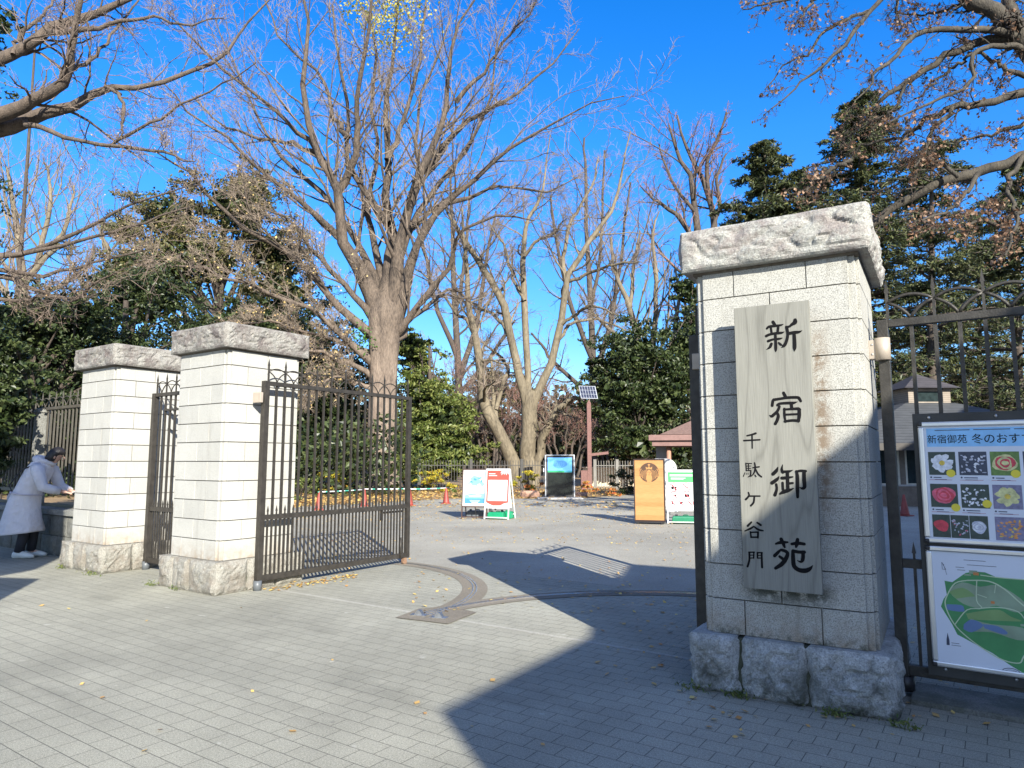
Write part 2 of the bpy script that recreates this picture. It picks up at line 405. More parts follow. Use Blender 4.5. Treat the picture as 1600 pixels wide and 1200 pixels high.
# curved wheel tracks: concrete band plus steel rail
for nm, (hx, hy), r, a0, a1, zz in (('gate_track', HL, RL, R_(2), R_(96), .004), ('gate_track', HR, RR, R_(178), R_(84), .0065)):
    b = arc_strip(nm, TRACK, hx, hy, r - .16, r + .16, a0, a1, zz); tag(b, kind='structure')
    t = MB(); pts = []
    for i in range(61):
        a = a0 + (a1 - a0) * (i + 1) / 62
        pts.append((hx + r * math.cos(a), hy + r * math.sin(a), .012))
    for q, dr in ((0, -.022), (1, .022)):
        t.tube([(hx + (r + dr) * math.cos(a0 + (a1 - a0) * (i + 1) / 62), hy + (r + dr) * math.sin(a0 + (a1 - a0) * (i + 1) / 62), zz + .004) for i in range(61)], .007, 4, smooth=False)
    for i in range(60):
        pass
    o = t.build('track_rail', RAIL, loc=(O2[0], O2[1], 0), rz=-ANG)
    tag(o, 'curved steel rail let into the dark band in front of the open left gate leaf' if nm and hx < -3 else 'curved steel rail sweeping through the shadow towards the near pillar', 'rail', 'gate wheel rails in the paving')
# drop bolt stops at the end of the tracks
for k, (px, py) in enumerate(((655, 962), (686, 966))):
    p = gnd(px, py); m = MB()
    m.poly([(-.05, 0), (.05, 0), (.015, .05), (-.015, .05)], -.03, .03, ax='y')
    m.box(-.09, .09, -.045, .045, -.002, .006)
    o = m.build('gate_stop', STEEL, loc=(p.x, p.y, .008), rz=-ANG + .3)
    tag(o, ('left of the two small steel gate stops bolted where the rails meet', 'right of the two small steel gate stops bolted where the rails meet')[k], 'gate stop', 'gate stops where the rails meet')
tp = [gnd(*p) for p in ((618, 966), (700, 976), (745, 958), (700, 948), (655, 952))]
sheet('track_junction', [(p.x, p.y) for p in tp], .0085, TRACK)
# kerb below the fence
mb = MB().box(1.32, 9, .50, .95, -.01, .035)
tag(mb.build('fence_kerb', m_rough('mossy_kerb', (.22, .22, .20), (.10, .11, .08), .7, .3), loc=(O2[0], O2[1], 0), rz=-ANG, bevel=.008), kind='structure')

# ---------------------------------------------------------------- rough stone
def rock_grid(mb, lo, hi, step, amp, seed, flat=('bottom', 'top'), freq=5.0, crag=.5, zs=1.0):
    lo = Vector(lo); hi = Vector(hi); sz = hi - lo
    n = [max(1, int(round(sz[i] / step))) for i in range(3)]
    key = {}; vs = []; fs = []
    def V(i, j, k):
        q = (i, j, k)
        if q in key: return key[q]
        p = Vector((lo.x + sz.x * i / n[0], lo.y + sz.y * j / n[1], lo.z + sz.z * k / n[2]))
        nr = Vector((0, 0, 0)); idx = (i, j, k)
        on = [a for a in range(3) if idx[a] in (0, n[a])]
        for a in on:
            if a == 2 and (('bottom' in flat and k == 0) or ('top' in flat and k == n[2])): continue
            nr[a] += 1 if idx[a] == n[a] else -1
        if nr.length > 0: nr.normalize()
        d = min([min(p[a] - lo[a], hi[a] - p[a]) for a in range(3) if a not in on] or [0])
        e = min(1, d / .07)
        P = Vector((p.x, p.y, p.z * zs)) + Vector((seed * 3.1, seed * 1.7, 0))
        f1 = noise.fractal(P * freq, .9, 2.1, 5)
        f2 = abs(noise.noise(P * freq * 1.7 + Vector((9, 4, 2))))
        dsp = amp * (math.sqrt(e) * (.75 + .55 * f1) - crag * max(0, .22 - f2) * 2.6 * e) + .22 * amp * f1
        if len(on) > 1: dsp = amp * .3 * f1 - .004
        p = p + nr * dsp
        key[q] = len(vs); vs.append(p); return key[q]
    for k in (0, n[2]):
        for i in range(n[0]):
            for j in range(n[1]): fs.append((V(i, j, k), V(i + 1, j, k), V(i + 1, j + 1, k), V(i, j + 1, k)))
    for j in (0, n[1]):
        for i in range(n[0]):
            for k in range(n[2]): fs.append((V(i, j, k), V(i + 1, j, k), V(i + 1, j, k + 1), V(i, j, k + 1)))
    for i in (0, n[0]):
        for j in range(n[1]):
            for k in range(n[2]): fs.append((V(i, j, k), V(i, j + 1, k), V(i, j + 1, k + 1), V(i, j, k + 1)))
    mb.add(vs, fs)

MOSSY = plain('mossy_gap', (.05, .055, .035), .95, var=.5, scale=25)
# ---------------------------------------------------------------- stone pillars
def pillar(cu, cv, label, stone, cap, basem, seed, fx, step=.04, GG=None, ang=None, amp=.04, cr=.6, gp=.012, g=.0052):
    p = (GG or G)(cu, cv); t = thing('stone_pillar', label, 'gate pillar', p, -(ang or ANG), 'granite gate pillars')
    H = .56; HB = .65; zb = .385; CH = .2415
    # base: rough blocks round a dark core
    b = MB()
    rows = [(-HB, -.2, [-HB] + fx + [HB]), (-.2, .22, [-HB, .03, HB]), (.22, HB, [-HB, -.1, HB])]
    k = 0
    for y0, y1, xs in rows:
        for x0, x1 in zip(xs[:-1], xs[1:]):
            rock_grid(b, (x0 + gp, y0 + .012, 0), (x1 - gp, y1 - .012, zb), step, amp, seed + k, flat=('top',), freq=4.5, crag=cr); k += 1
    o = b.build('base', basem, t)
    MB().box(-HB + .04, HB - .04, -HB + .04, HB - .04, 0, zb - .01).build('base_core', MOSSY, o)
    # shaft: courses of blocks, the corners set back a little
    s = MB(); z = zb
    for c in range(11):
        z1 = z + (CH if c < 10 else 2.995 - z)
        s.box(-H + .022, H - .022, -H + .022, H - .022, z + g, z1 - g)
        e = H - .062
        fr = ([.23, .73], [.48])[c % 2]; sd = ([.53], [.24, .80])[c % 2]
        for side in range(4):
            js = fr if side in (0, 2) else sd
            xs = [-e] + [-e + 2 * e * q for q in js] + [e]
            for a, bb in zip(xs[:-1], xs[1:]):
                M = Matrix.Rotation(side * math.pi / 2, 4, 'Z')
                s.box(a + g, bb - g, -H, -H + .026, z + g, z1 - g, 0, M)
        z = z1
    so_ = s.build('shaft', stone, t, bevel=.0022)
    MB().box(-H + .034, H - .034, -H + .034, H - .034, zb, 2.99).build('mortar_joints', MORTAR, so_)
    MB().box(-H - .005, H + .005, -H - .005, H + .005, 2.992, 3.012).build('cap_bed', MORTAR, t)
    c = MB(); rock_grid(c, (-.635, -.635, 3.012), (.635, .635, 3.325), step * .62, .028, seed + 20, freq=3.6, crag=1.15, zs=2.0)
    c.build('capstone', cap, t)
    return t
P_R = pillar(.65, .65, 'nearest pale granite gate pillar carrying the weathered wooden name board', GRAN_R, CAP_R, BASE_R, 3, [-.30, .13], .024, GP, ANGP, .046, 1.3, .02, .0036)
P_L = pillar(-6.48, .65, 'sunlit white granite pillar that the open double gate leaf hangs from', GRAN, CAP_L, BASE_L, 11, [-.32, .06])
P_M = pillar(-9.28, .65, 'farthest white granite pillar, between the narrow side gate and the person in a pale coat', GRAN, CAP_L, BASE_L, 23, [-.25, .15])
# ---------------------------------------------------------------- iron gates and fences
def arc_pts(x0, z0, x1, z1, bulge, n=7, sgn=1):
    """curve from a to b bowed to one side"""
    a = Vector((x0, 0, z0)); b = Vector((x1, 0, z1)); d = b - a; q = Vector((-d.z, 0, d.x)) * sgn
    return [tuple(a + d * (i / n) + q * bulge * 4 * (i / n) * (1 - i / n)) for i in range(n + 1)]
def iron_panel(t, L, zt=2.62, zm=.89, zb=.14, bays=10, mat=IRON, stile=.075, x0=0.0, crest=True, wave=False, low=True, ca=.0085):
    m = MB()                                                   # frame
    m.box(x0, x0 + stile, -stile / 2, stile / 2, zb - .045, zt)
    m.box(x0 + L - stile * .9, x0 + L, -stile * .42, stile * .42, zb - .045, zt)
    m.box(x0 + stile, x0 + L - stile * .9, -.028, .028, zt - .055, zt - .002)
    m.box(x0 + stile, x0 + L - stile * .9, -.026, .026, zb - .035, zb + .035)
    m.build('frame', mat, t, bevel=.004)
    m = MB(); m.box(x0 + stile, x0 + L - stile * .9, -.024, .024, zm - .032, zm + .03)
    m.build('middle_rail', mat, t, bevel=.003)
    xs0, xs1 = x0 + stile, x0 + L - stile * .9
    step = (xs1 - xs0) / (bays * 2)
    m = MB()
    for i in range(1, bays * 2):
        x = xs0 + step * i
        m.box(x - .0125, x + .0125, -.0125, .0125, zm + .028, zt - .05)
    m.build('bars', mat, t)
    m = MB()
    n = bays * 4 if low else 0
    for i in range(1, n):
        x = xs0 + step * .5 * i
        m.box(x - .0095, x + .0095, -.0095, .0095, zb + .033, zm - .03)
        if i % 2 == 1:
            m.box(x - .0075, x + .0075, -.0075, .0075, zm + .027, zm + .07)
            m.add([(x - .014, -.008, zm + .07), (x + .014, -.008, zm + .07), (x + .014, .008, zm + .07), (x - .014, .008, zm + .07), (x, 0, zm + .15)],
                  [(0, 1, 2, 3), (0, 1, 4), (1, 2, 4), (2, 3, 4), (3, 0, 4)])
    if n: m.build('spear_bars', mat, t)
    if crest:
        m = MB(); st = step * 2
        for i in range(bays + 1):
            x = xs0 + st * i
            x = min(max(x, xs0 + .0), xs1)
            m.box(x - .009, x + .009, -.009, .009, zt - .003, zt + .20)
            m.add([(x - .014, -.009, zt + .2), (x + .014, -.009, zt + .2), (x + .014, .009, zt + .2), (x - .014, .009, zt + .2), (x, 0, zt + .30)],
                  [(0, 1, 2, 3), (0, 1, 4), (1, 2, 4), (2, 3, 4), (3, 0, 4)])
            if i < bays:
                xa, xb, xm = x, x + st, x + st / 2
                m.tube(arc_pts(xa, zt + .125, xb, zt + .125, .17, 8), ca, 5)
                m.tube(arc_pts(xa, zt + .125, xm, zt + .0, .10, 5, 1), ca, 5)
                m.tube(arc_pts(xb, zt + .125, xm, zt + .0, .10, 5, -1), ca, 5)
        m.build('arched_crest', mat, t)
def hinge_bits(t, mat=PALE_METAL, side=-1, z=2.40, ln=.12):
    m = MB(); m.box(-.03 + (0 if side > 0 else -ln), .03 + (ln if side > 0 else 0), -.045, .045, z - .065, z + .065)
    o = m.build('hinge_bracket', mat, t, bevel=.006)
    m = MB(); m.tube([(0.035, 0, z - .07), (0.035, 0, z + .07)], .055, 14); m.build('hinge_barrel', mat, o)
def foot_pivot(t, mat=GREYP):
    m = MB(); m.tube([(.03, 0, 0), (.03, 0, .12)], .052, 16); m.build('foot_pivot', mat, t)
    m = MB(); m.tube([(.03, 0, .118), (.03, 0, .17)], .03, 12); m.build('pivot_pin', STEEL, t)

# left leaf, swung open into the park
p = G(HL[0], HL[1]); t = thing('gate_leaf', 'tall open iron gate leaf standing beside the sunlit left pillar', 'gate', p, math.pi / 2 - ANG + R_(0.5), 'leaves of the wide double gate')
iron_panel(t, 2.76, bays=10)
foot_pivot(t)
m = MB(); m.box(-.075, -.03, -.05, .10, 2.335, 2.465); o = m.build('hinge_bracket', PALE_METAL, t, bevel=.006)
m = MB(); m.tube([(-.005, .055, 2.335), (-.005, .055, 2.465)], .032, 12); m.build('hinge_barrel', ALU, o)
m = MB(); m.box(2.64, 2.70, -.03, .03, .02, .10); m.tube([(2.67, -.02, .035), (2.67, .02, .035)], .033, 12); m.build('wheel', plain('rusty_wheel', (.22, .13, .08), .7), t)
m = MB(); m.box(2.2, 2.68, .03, .045, .80, .83); m.box(2.18, 2.22, .025, .05, .70, .86); m.build('latch_bar', BLACK, t)
m = MB(); m.tube([(2.55, -.035, .1), (2.55, -.035, .42)], .012, 8); m.build('drop_bolt', IRON, t)
# right leaf, mostly hidden behind the near pillar
p = G(HR[0], HR[1]); t = thing('gate_leaf', 'dark open gate leaf seen edge-on against the left side of the nearest pillar', 'gate', p, math.pi / 2 - ANG + R_(6), 'leaves of the wide double gate')
iron_panel(t, 2.95, bays=10, mat=IRON_R, stile=.095)
foot_pivot(t)
m = MB(); m.box(-.02, .10, -.10, .02, 2.335, 2.465); m.build('hinge_bracket', PALE_METAL, t, bevel=.006)
# narrow side gate between the two left pillars
p = G(-8.61, .62); t = thing('side_gate', 'narrow closed iron side gate in the gap between the two white pillars', 'gate', p, -ANG)
iron_panel(t, 1.46, bays=5, mat=IRON)
m = MB(); m.box(.33, 1.37, -.02, .02, 2.34, 2.37); m.build('brace', IRON, t)
foot_pivot(t)
# fence panel on the right, carrying the notice boards
p = G(1.232, .72); t = thing('iron_fence', 'dark arched iron fence panel to the right of the nearest pillar', 'fence', p, -ANG, 'iron fence panels')
iron_panel(t, 3.05, bays=10, mat=IRON_R, stile=.072, zb=.17, ca=.0125)
m = MB(); m.box(-.06, .02, -.055, .03, 2.335, 2.475); o = m.build('hinge_bracket', PALE_METAL, t, bevel=.006)
m = MB(); m.tube([(.03, -.03, 2.325), (.03, -.03, 2.485)], .052, 14); m.build('hinge_barrel', PALE_METAL, o)
for z in (2.37, 2.44):
    m = MB(); m.ell((-.035, -.056, z), (.008, .005, .008), 8, 4); m.build('rivet', STEEL, o)
m = MB(); m.tube([(.045, 0, .03), (.045, 0, .13)], .058, 16); m.build('foot_pivot', BLACK, t)
# further fence beyond (seen only from the side) and on the left beyond the pillars
p = G(-10.0, .78); t = thing('iron_fence', 'iron fence above the low stone wall left of the farthest pillar', 'fence', p, math.pi - ANG, 'iron fence panels')
iron_panel(t, 5.6, zt=2.60, zm=1.05, zb=.80, bays=19, mat=plain('fence_grey_brown', (.10, .09, .072), .5, .2, var=.2), low=False)
p = G(-12.80, .74); POSTM = m_rough('post_stone', (.24, .24, .22), (.12, .12, .10), .5)
t = thing('stone_post', 'slim stone post in the fence behind the person in the pale coat', 'post', p, -ANG)
MB().box(-.10, .10, -.10, .10, .70, 2.50).build('shaft', POSTM, t, bevel=.01)
MB().poly([(-.115, 2.502), (.115, 2.502), (.08, 2.56), (-.08, 2.56)], -.115, .115, ax='y').build('cap', POSTM, t)
p = G(-10.02, .60); t = thing('low_stone_wall', 'low rough stone wall with a flat coping behind the person', 'wall', p, math.pi - ANG)
b = MB()
for i in range(14):
    for j in range(2):
        rock_grid(b, (i * .62 + (j * .3) + .01, -.35, j * .34), (i * .62 + (j * .3) + .61, .1, j * .34 + .33), .09, .03, i * 3 + j, freq=4)
b.build('wall_stones', m_rough('wall_granite', (.20, .20, .18), (.10, .10, .08), .6, .6), t)
b = MB()
for i in range(7): b.box(i * 1.25 + .005, i * 1.25 + 1.245, -.40, .15, .685, .78)
b.build('coping', m_rough('wall_coping', (.30, .30, .28), (.14, .14, .12), .5), t, bevel=.012)
# ---------------------------------------------------------------- the wooden name board
def stroke_poly(mb, pts, y0, y1, k):
    """brush stroke: pts = (x, z, width); smooth, variable width, laid as a thin solid"""
    P = [np.array(p, float) for p in pts]
    if len(P) > 2:                                 # catmull-rom
        Q = [P[0]] + P + [P[-1]]; out = []
        for i in range(1, len(Q) - 2):
            for s in range(4):
                t = s / 4
                a, b, c, d = Q[i - 1], Q[i], Q[i + 1], Q[i + 2]
                out.append(.5 * ((2 * b) + (-a + c) * t + (2 * a - 5 * b + 4 * c - d) * t * t + (-a + 3 * b - 3 * c + d) * t ** 3))
        out.append(P[-1]); P = out
    else:
        P = [P[0] + (P[1] - P[0]) * s / 3 for s in range(4)]
    n = len(P); L = []; Rr = []
    for i in range(n):
        d = P[min(i + 1, n - 1)][:2] - P[max(i - 1, 0)][:2]; d = d / (np.linalg.norm(d) + 1e-9)
        q = np.array([-d[1], d[0]]); h = max(P[i][2], .0005) / 2
        L.append(P[i][:2] + q * h); Rr.append(P[i][:2] - q * h)
    def cap(c, r, d):
        a0 = math.atan2(d[1], d[0]); return [c + r * np.array([math.cos(a0 + a), math.sin(a0 + a)]) for a in np.linspace(-1.2, 1.2, 5)]
    d0 = P[0][:2] - P[1][:2]; d1 = P[-1][:2] - P[-2][:2]
    loop = L + cap(P[-1][:2], max(P[-1][2], .0005) / 2 * .95, d1)[::-1] + Rr[::-1] + cap(P[0][:2], max(P[0][2], .0005) / 2 * .95, d0)[::-1]
    # quads along + end fans, tiny depth steps keep overlapping strokes apart
    yy = y1 - k * .00012
    vs = [(p[0], yy, p[1]) for p in L] + [(p[0], yy, p[1]) for p in Rr]
    fs = [(i, i + 1, n + i + 1, n + i) for i in range(n - 1)]
    mb.add(vs, fs)
    for c, d in ((P[0], d0), (P[-1], d1)):
        ring = [c[:2] + c[2] / 2 * np.array([math.cos(a), math.sin(a)]) for a in np.linspace(0, 2 * math.pi, 11)[:-1]]
        mb.add([(q[0], yy - .00005, q[1]) for q in ring], [tuple(range(10))])
KANJI = {
 'character_shin': (1185, 490, 17.14, [
  [(390,225,85),(440,300,80)],[(230,400,60),(290,350,70),(450,330,70),(600,310,55),(680,278,8)],[(335,390,60),(355,520,60)],[(530,370,70),(515,510,70)],
  [(215,600,78),(300,560,70),(450,530,72),(620,515,65),(700,485,10)],[(265,735,75),(400,690,60),(560,675,62),(640,655,25)],[(455,560,70),(465,750,75),(468,950,75),(465,1025,16)],
  [(350,810,75),(310,900,72),(215,965,10)],[(545,780,45),(600,830,62),(640,850,30)],[(985,170,90),(980,235,115),(900,290,80),(830,345,62),(745,355,60)],
  [(760,370,80),(790,550,75),(760,720,80),(700,850,85),(625,905,22)],[(820,530,85),(980,505,90),(1100,490,65),(1175,450,8)],[(960,560,85),(970,750,95),(972,920,92),(968,1010,14)]]),
 'character_juku': (1190, 600, 17.14, [
  [(590,240,85),(640,340,90)],[(285,580,78),(300,470,80),(325,420,80)],[(320,425,80),(500,395,75),(700,365,80),(960,360,80),(1015,400,80),(1050,460,70)],
  [(430,565,80),(490,525,72),(700,510,80),(850,508,78),(965,475,12)],[(480,600,70),(430,720,80),(340,810,85),(270,865,80),(215,835,20)],[(425,780,70),(450,860,85),(420,970,85),(370,1065,85)],
  [(800,560,85),(810,640,85)],[(610,660,62),(615,850,68),(645,1020,50)],[(600,682,58),(800,670,68),(980,662,85),(1030,690,68)],[(1010,700,90),(1010,850,98),(990,1000,70)],
  [(640,820,60),(980,805,60)],[(625,1000,70),(820,975,75),(1000,985,78)]]),
 'character_gyo': (1190, 715, 14.12, [
  [(360,210,20),(325,290,80),(250,365,80)],[(385,415,20),(340,480,75),(230,560,85)],[(325,590,60),(335,700,62),(295,825,80)],[(465,155,14),(445,260,62),(470,330,62)],
  [(450,312,60),(600,305,62),(690,275,12)],[(450,452,78),(560,445,70),(690,425,34)],[(570,330,80),(575,500,80),(580,690,80)],[(600,570,62),(690,560,50)],[(465,555,60),(472,700,60)],
  [(405,800,40),(500,750,92),(620,715,70),(715,675,12)],[(770,300,60),(790,420,80),(792,700,80),(797,870,66)],[(760,312,50),(860,290,60),(975,297,60)],
  [(940,315,80),(940,480,85),(948,640,82),(900,680,62),(845,655,20)]]),
 'character_en': (1195, 830, 16.0, [
  [(275,315,50),(400,280,90),(570,275,55)],[(410,200,100),(470,330,90),(497,400,58)],[(675,320,75),(830,300,92),(990,320,80)],[(820,205,90),(800,320,112),(780,395,56)],
  [(405,455,50),(330,530,82),(245,615,90)],[(420,470,80),(520,500,92),(570,560,95),(520,700,112),(420,825,112),(270,925,84)],[(375,635,80),(470,705,84)],
  [(705,490,90),(850,520,92),(990,520,92)],[(960,540,92),(950,700,100),(900,765,62),(815,730,20)],[(705,500,92),(710,700,110),(735,870,118),(850,965,122),(1010,985,130),(1130,935,95),(1200,850,10)]]),
 'small_character_sen': (1150, 670, 9.23, [[(160,100,24),(225,85,28),(285,65,32)],[(115,170,26),(345,158,24)],[(232,90,25),(235,280,20)]]),
 'small_character_da': (1150, 670, 9.23, [[(142,495,18),(150,605,20)],[(140,500,15),(225,500,15)],[(145,538,12),(215,536,12)],[(145,570,12),(215,570,12)],[(145,604,15),(215,600,15)],[(180,500,15),(182,600,15)],
  [(215,600,18),(210,670,22),(175,695,12)],[(130,630,10),(108,685,16)],[(150,635,8),(152,660,8)],[(175,635,8),(178,658,8)],[(245,560,18),(335,548,22)],[(270,490,20),(280,560,25),(260,640,22),(215,690,10)],
  [(280,570,20),(320,650,25),(370,692,22)],[(275,665,15),(290,688,18)]]),
 'small_character_ga': (1150, 670, 9.23, [[(180,920,25),(188,965,28),(142,1018,32)],[(190,970,25),(345,970,24)],[(265,980,28),(255,1060,30),(215,1108,30)]]),
 'small_character_ya': (1150, 800, 12.0, [[(290,190,35),(220,260,45)],[(400,200,40),(465,245,45)],[(335,270,30),(270,310,40),(170,355,25)],[(335,270,30),(420,330,45),(510,350,28)],[(270,370,30),(285,475,35)],
  [(270,382,28),(420,376,34)],[(415,380,40),(410,480,40)],[(280,472,34),(410,472,34)]]),
 'small_character_mon': (1150, 800, 12.0, [[(240,755,30),(345,752,30)],[(250,760,40),(250,900,40),(218,1020,45)],[(250,810,20),(335,808,20)],[(250,865,24),(335,860,24)],[(335,760,30),(332,865,30)],
  [(400,762,30),(490,762,30)],[(402,762,35),(405,865,30)],[(405,812,20),(475,812,20)],[(405,865,24),(475,862,24)],[(482,765,40),(485,900,40),(490,1038,45)]]),
}
bu0, bu1, bz0, bz1, bf = .418, .912, .742, 2.678, -.075
t = thing('wooden_name_board', 'tall weathered wooden board with large black brush characters on the nearest pillar', 'name board', GP(bu0, bf, 0), -ANGP)
m = MB(); m.box(0, bu1 - bu0, 0, .045, bz0, bz1); m.build('board', WOOD, t, bevel=.003)
bw = plain('batten_wood', (.14, .12, .09), .8)
for z in (.95, 1.7, 2.45): MB().box(.06, .44, .045, .155, z - .03, z + .03).build('batten', bw, t)
for nm, (ox, oy, sc, strokes) in KANJI.items():
    m = MB()
    for k, st in enumerate(strokes):
        pts = []
        for x, y, wd in st:
            u, z = pl(ox + x / sc, oy + y / sc, bf); u2, z2 = pl(ox + (x + wd * .7) / sc, oy + (y + wd * .7) / sc, bf)
            pts.append((u - bu0, z, math.hypot(u2 - u, z2 - z)))
        stroke_poly(m, pts, 0, -.0012, k)
    m.build('painted_character', INK, t, fix=False)

# ---------------------------------------------------------------- flat artwork helpers (x right, z up, y towards viewer negative)
def flat(mb, pts, y, mi=0): return mb.add([(p[0], y, p[1]) for p in pts], [tuple(range(len(pts)))], mi)
def rectp(x0, x1, z0, z1): return [(x0, z0), (x1, z0), (x1, z1), (x0, z1)]
def circp(cx, cz, r, n=20, rz=None, a0=0): return [(cx + r * math.cos(2 * math.pi * i / n + a0), cz + (rz or r) * math.sin(2 * math.pi * i / n + a0)) for i in range(n)]
def blob(cx, cz, rx, rz, n=22, j=.2, seed=0):
    rr = random.Random(seed); ph = [rr.random() * 6.28 for _ in range(3)]
    return [(cx + rx * (1 + j * (math.sin(2 * a + ph[0]) * .5 + math.sin(3 * a + ph[1]) * .35 + math.sin(5 * a + ph[2]) * .2)) * math.cos(a),
             cz + rz * (1 + j * (math.sin(2 * a + ph[0]) * .5 + math.sin(3 * a + ph[1]) * .35 + math.sin(5 * a + ph[2]) * .2)) * math.sin(a)) for a in [2 * math.pi * i / n for i in range(n)]]
def ribbon(mb, pts, w, y, mi=0):
    for i in range(len(pts) - 1):
        a = np.array(pts[i], float); b = np.array(pts[i + 1], float); d = b - a; L = np.linalg.norm(d)
        if L < 1e-6: continue
        q = np.array([-d[1], d[0]]) / L * w / 2; e = d / L * w * .3
        flat(mb, [a - q - e, b - q + e, b + q + e, a + q - e], y - .00002 * (i % 3), mi)
def smooth2(pts, s=5):
    P = [np.array(p, float) for p in pts]; Q = [P[0]] + P + [P[-1]]; out = []
    for i in range(1, len(Q) - 2):
        for k in range(s):
            t = k / s; a, b, c, d = Q[i - 1], Q[i], Q[i + 1], Q[i + 2]
            out.append(.5 * ((2 * b) + (-a + c) * t + (2 * a - 5 * b + 4 * c - d) * t * t + (-a + 3 * b - 3 * c + d) * t ** 3))
    return out + [P[-1]]
def text(body, size, x, y, z, mat, parent, name='lettering', ext=0.0, off=0.0, align='LEFT', sx=1.0):
    c = bpy.data.curves.new(name, 'FONT'); c.body = body; c.size = size; c.align_x = align; c.extrude = ext; c.offset = off
    q = bpy.data.objects.new(name + '_curve', c); COL.objects.link(q)
    bpy.context.view_layer.update()
    me = bpy.data.meshes.new_from_object(q.evaluated_get(bpy.context.evaluated_depsgraph_get()))
    bpy.data.objects.remove(q); me.materials.clear(); me.name = name
    o = link(name, me, mat, parent)
    o.location = (x, y, z); o.rotation_euler = (math.pi / 2, 0, 0); o.scale = (sx, 1, 1)
    return o
def frame(t, x0, x1, z0, z1, y, w=.035, d=.03, mat=ALU):
    m = MB()
    m.box(x0, x1, y - d, y, z1 - w, z1); m.box(x0, x1, y - d, y, z0, z0 + w)
    m.box(x0, x0 + w, y - d, y, z0 + w + .0005, z1 - w - .0005); m.box(x1 - w, x1, y - d, y, z0 + w + .0005, z1 - w - .0005)
    o = m.build('frame', mat, t, bevel=.009)
    for cx in (x0, x1):
        for cz in (z0, z1):
            m = MB(); sx = 1 if cx == x0 else -1; sz = 1 if cz == z0 else -1
            m.box(min(cx - .002 * sx, cx + .03 * sx), max(cx - .002 * sx, cx + .03 * sx), y - d - .003, y + .001, min(cz - .002 * sz, cz + .03 * sz), max(cz - .002 * sz, cz + .03 * sz))
            m.build('frame_corner', BLACK, o, bevel=.01)
# backing board on the fence
BX = 1.425
t = thing('backing_board', 'large dark riveted backing board fixed to the right iron fence, behind both posters', 'backing board', G(BX, .66, 0), -ANG)
MB().box(0, 1.70, -.022, .005, .175, 1.925).build('board', BOARD, t, bevel=.003)
for x in (.10, .48, .86, 1.3):
    for z in (1.895, .225):
        m = MB(); m.ell((x, -.024, z), (.011, .008, .011), 10, 5); m.build('rivet', STEEL, t)
# poster of winter flowers
PW, PH = 1.22, .815
SHEET = plain('poster_sheet', (.66, .70, .78), .35, var=.02); HEAD = plain('poster_blue', (.25, .55, .88), .4, var=.12, scale=9)
t = thing('framed_poster', 'upper silver framed poster of winter flower photos on the dark board', 'poster', G(BX + .03, .62, 1.05), -ANG, 'framed notices on the fence')
MB().box(.01, PW - .01, -.008, .014, .01, PH - .01).build('sheet', SHEET, t)
frame(t, 0, PW, 0, PH, .012)
m = MB(); flat(m, rectp(.05, PW - .04, PH - .17, PH - .045), -.0085)
o = m.build('header_band', HEAD, t, fix=False)
text('新宿御苑', .062, .052, -.0105, PH - .142, INK, t, off=0.0, sx=.93)
text('冬のおすすめ', .070, .305, -.0105, PH - .145, INK, t, off=0.0, sx=.95)
m = MB()
for a, b in ((.10, .30), (.32, .52), (.54, .80), (.82, 1.05)): flat(m, rectp(a, b, PH - .062, PH - .056), -.0095)
m.build('small_print', plain('small_print_ink', (.10, .14, .22), .6), t, fix=False)
def pm(n, c): return plain(n, c, .45, var=.28, scale=40)
PBG = [pm('photo_dark_green', (.035, .06, .05)), pm('photo_deep_blue', (.04, .055, .09)), pm('photo_leaf_green', (.12, .22, .05)), pm('photo_mauve', (.20, .19, .30))]
PF = dict(white=pm('petal_white', (.72, .74, .80)), pale=pm('petal_pale', (.50, .52, .62)), red=pm('petal_red', (.62, .05, .08)), pink=pm('petal_pink', (.72, .12, .20)), yellow=pm('petal_cream', (.62, .60, .28)), orange=pm('petal_orange', (.70, .30, .08)), gold=pm('petal_gold', (.75, .55, .08)))
PRO = plain('badge_yellow', (.80, .66, .05), .5, var=.05)
def photo(t, x0, z0, wd, ht, bgm, fm, cm, style, seed):
    m = MB(); y = -.009
    flat(m, rectp(x0, x0 + wd, z0, z0 + ht), y, 0)
    rr = random.Random(seed); cx, cz = x0 + wd * .5, z0 + ht * .52; s = min(wd, ht)
    if style == 'big':
        for i in range(7):
            a = i * 6.283 / 7 + rr.random() * .3; d = s * .25
            flat(m, blob(cx + d * math.cos(a), cz + d * math.sin(a), s * .17, s * .15, 10, .3, seed + i), y - .0004 - i * .00006, 1)
        flat(m, circp(cx, cz, s * .11, 10), y - .0012, 2)
    elif style == 'many':
        for i in range(34):
            px, pz = x0 + wd * rr.uniform(.08, .92), z0 + ht * rr.uniform(.1, .85)
            flat(m, blob(px, pz, s * rr.uniform(.03, .08), s * rr.uniform(.025, .06), 7, .5, seed * 9 + i), y - .0003 - i * .00003, 1 if rr.random() < .8 else 2)
    elif style == 'rose':
        for i in range(5):
            flat(m, blob(cx + rr.uniform(-.02, .02) * s, cz, s * (.40 - .07 * i), s * (.38 - .07 * i), 18, .18, seed + i), y - .0004 - i * .0001, 1 if i % 2 == 0 else 2)
    m.build('flower_photo', [bgm, PF[fm], PF[cm]], t, fix=False)
xs = [.052, .226, .400, .574, .748, .922]; pw, ph = .156, .182
rows = [PH - .365, PH - .620, PH - .875 + .125]
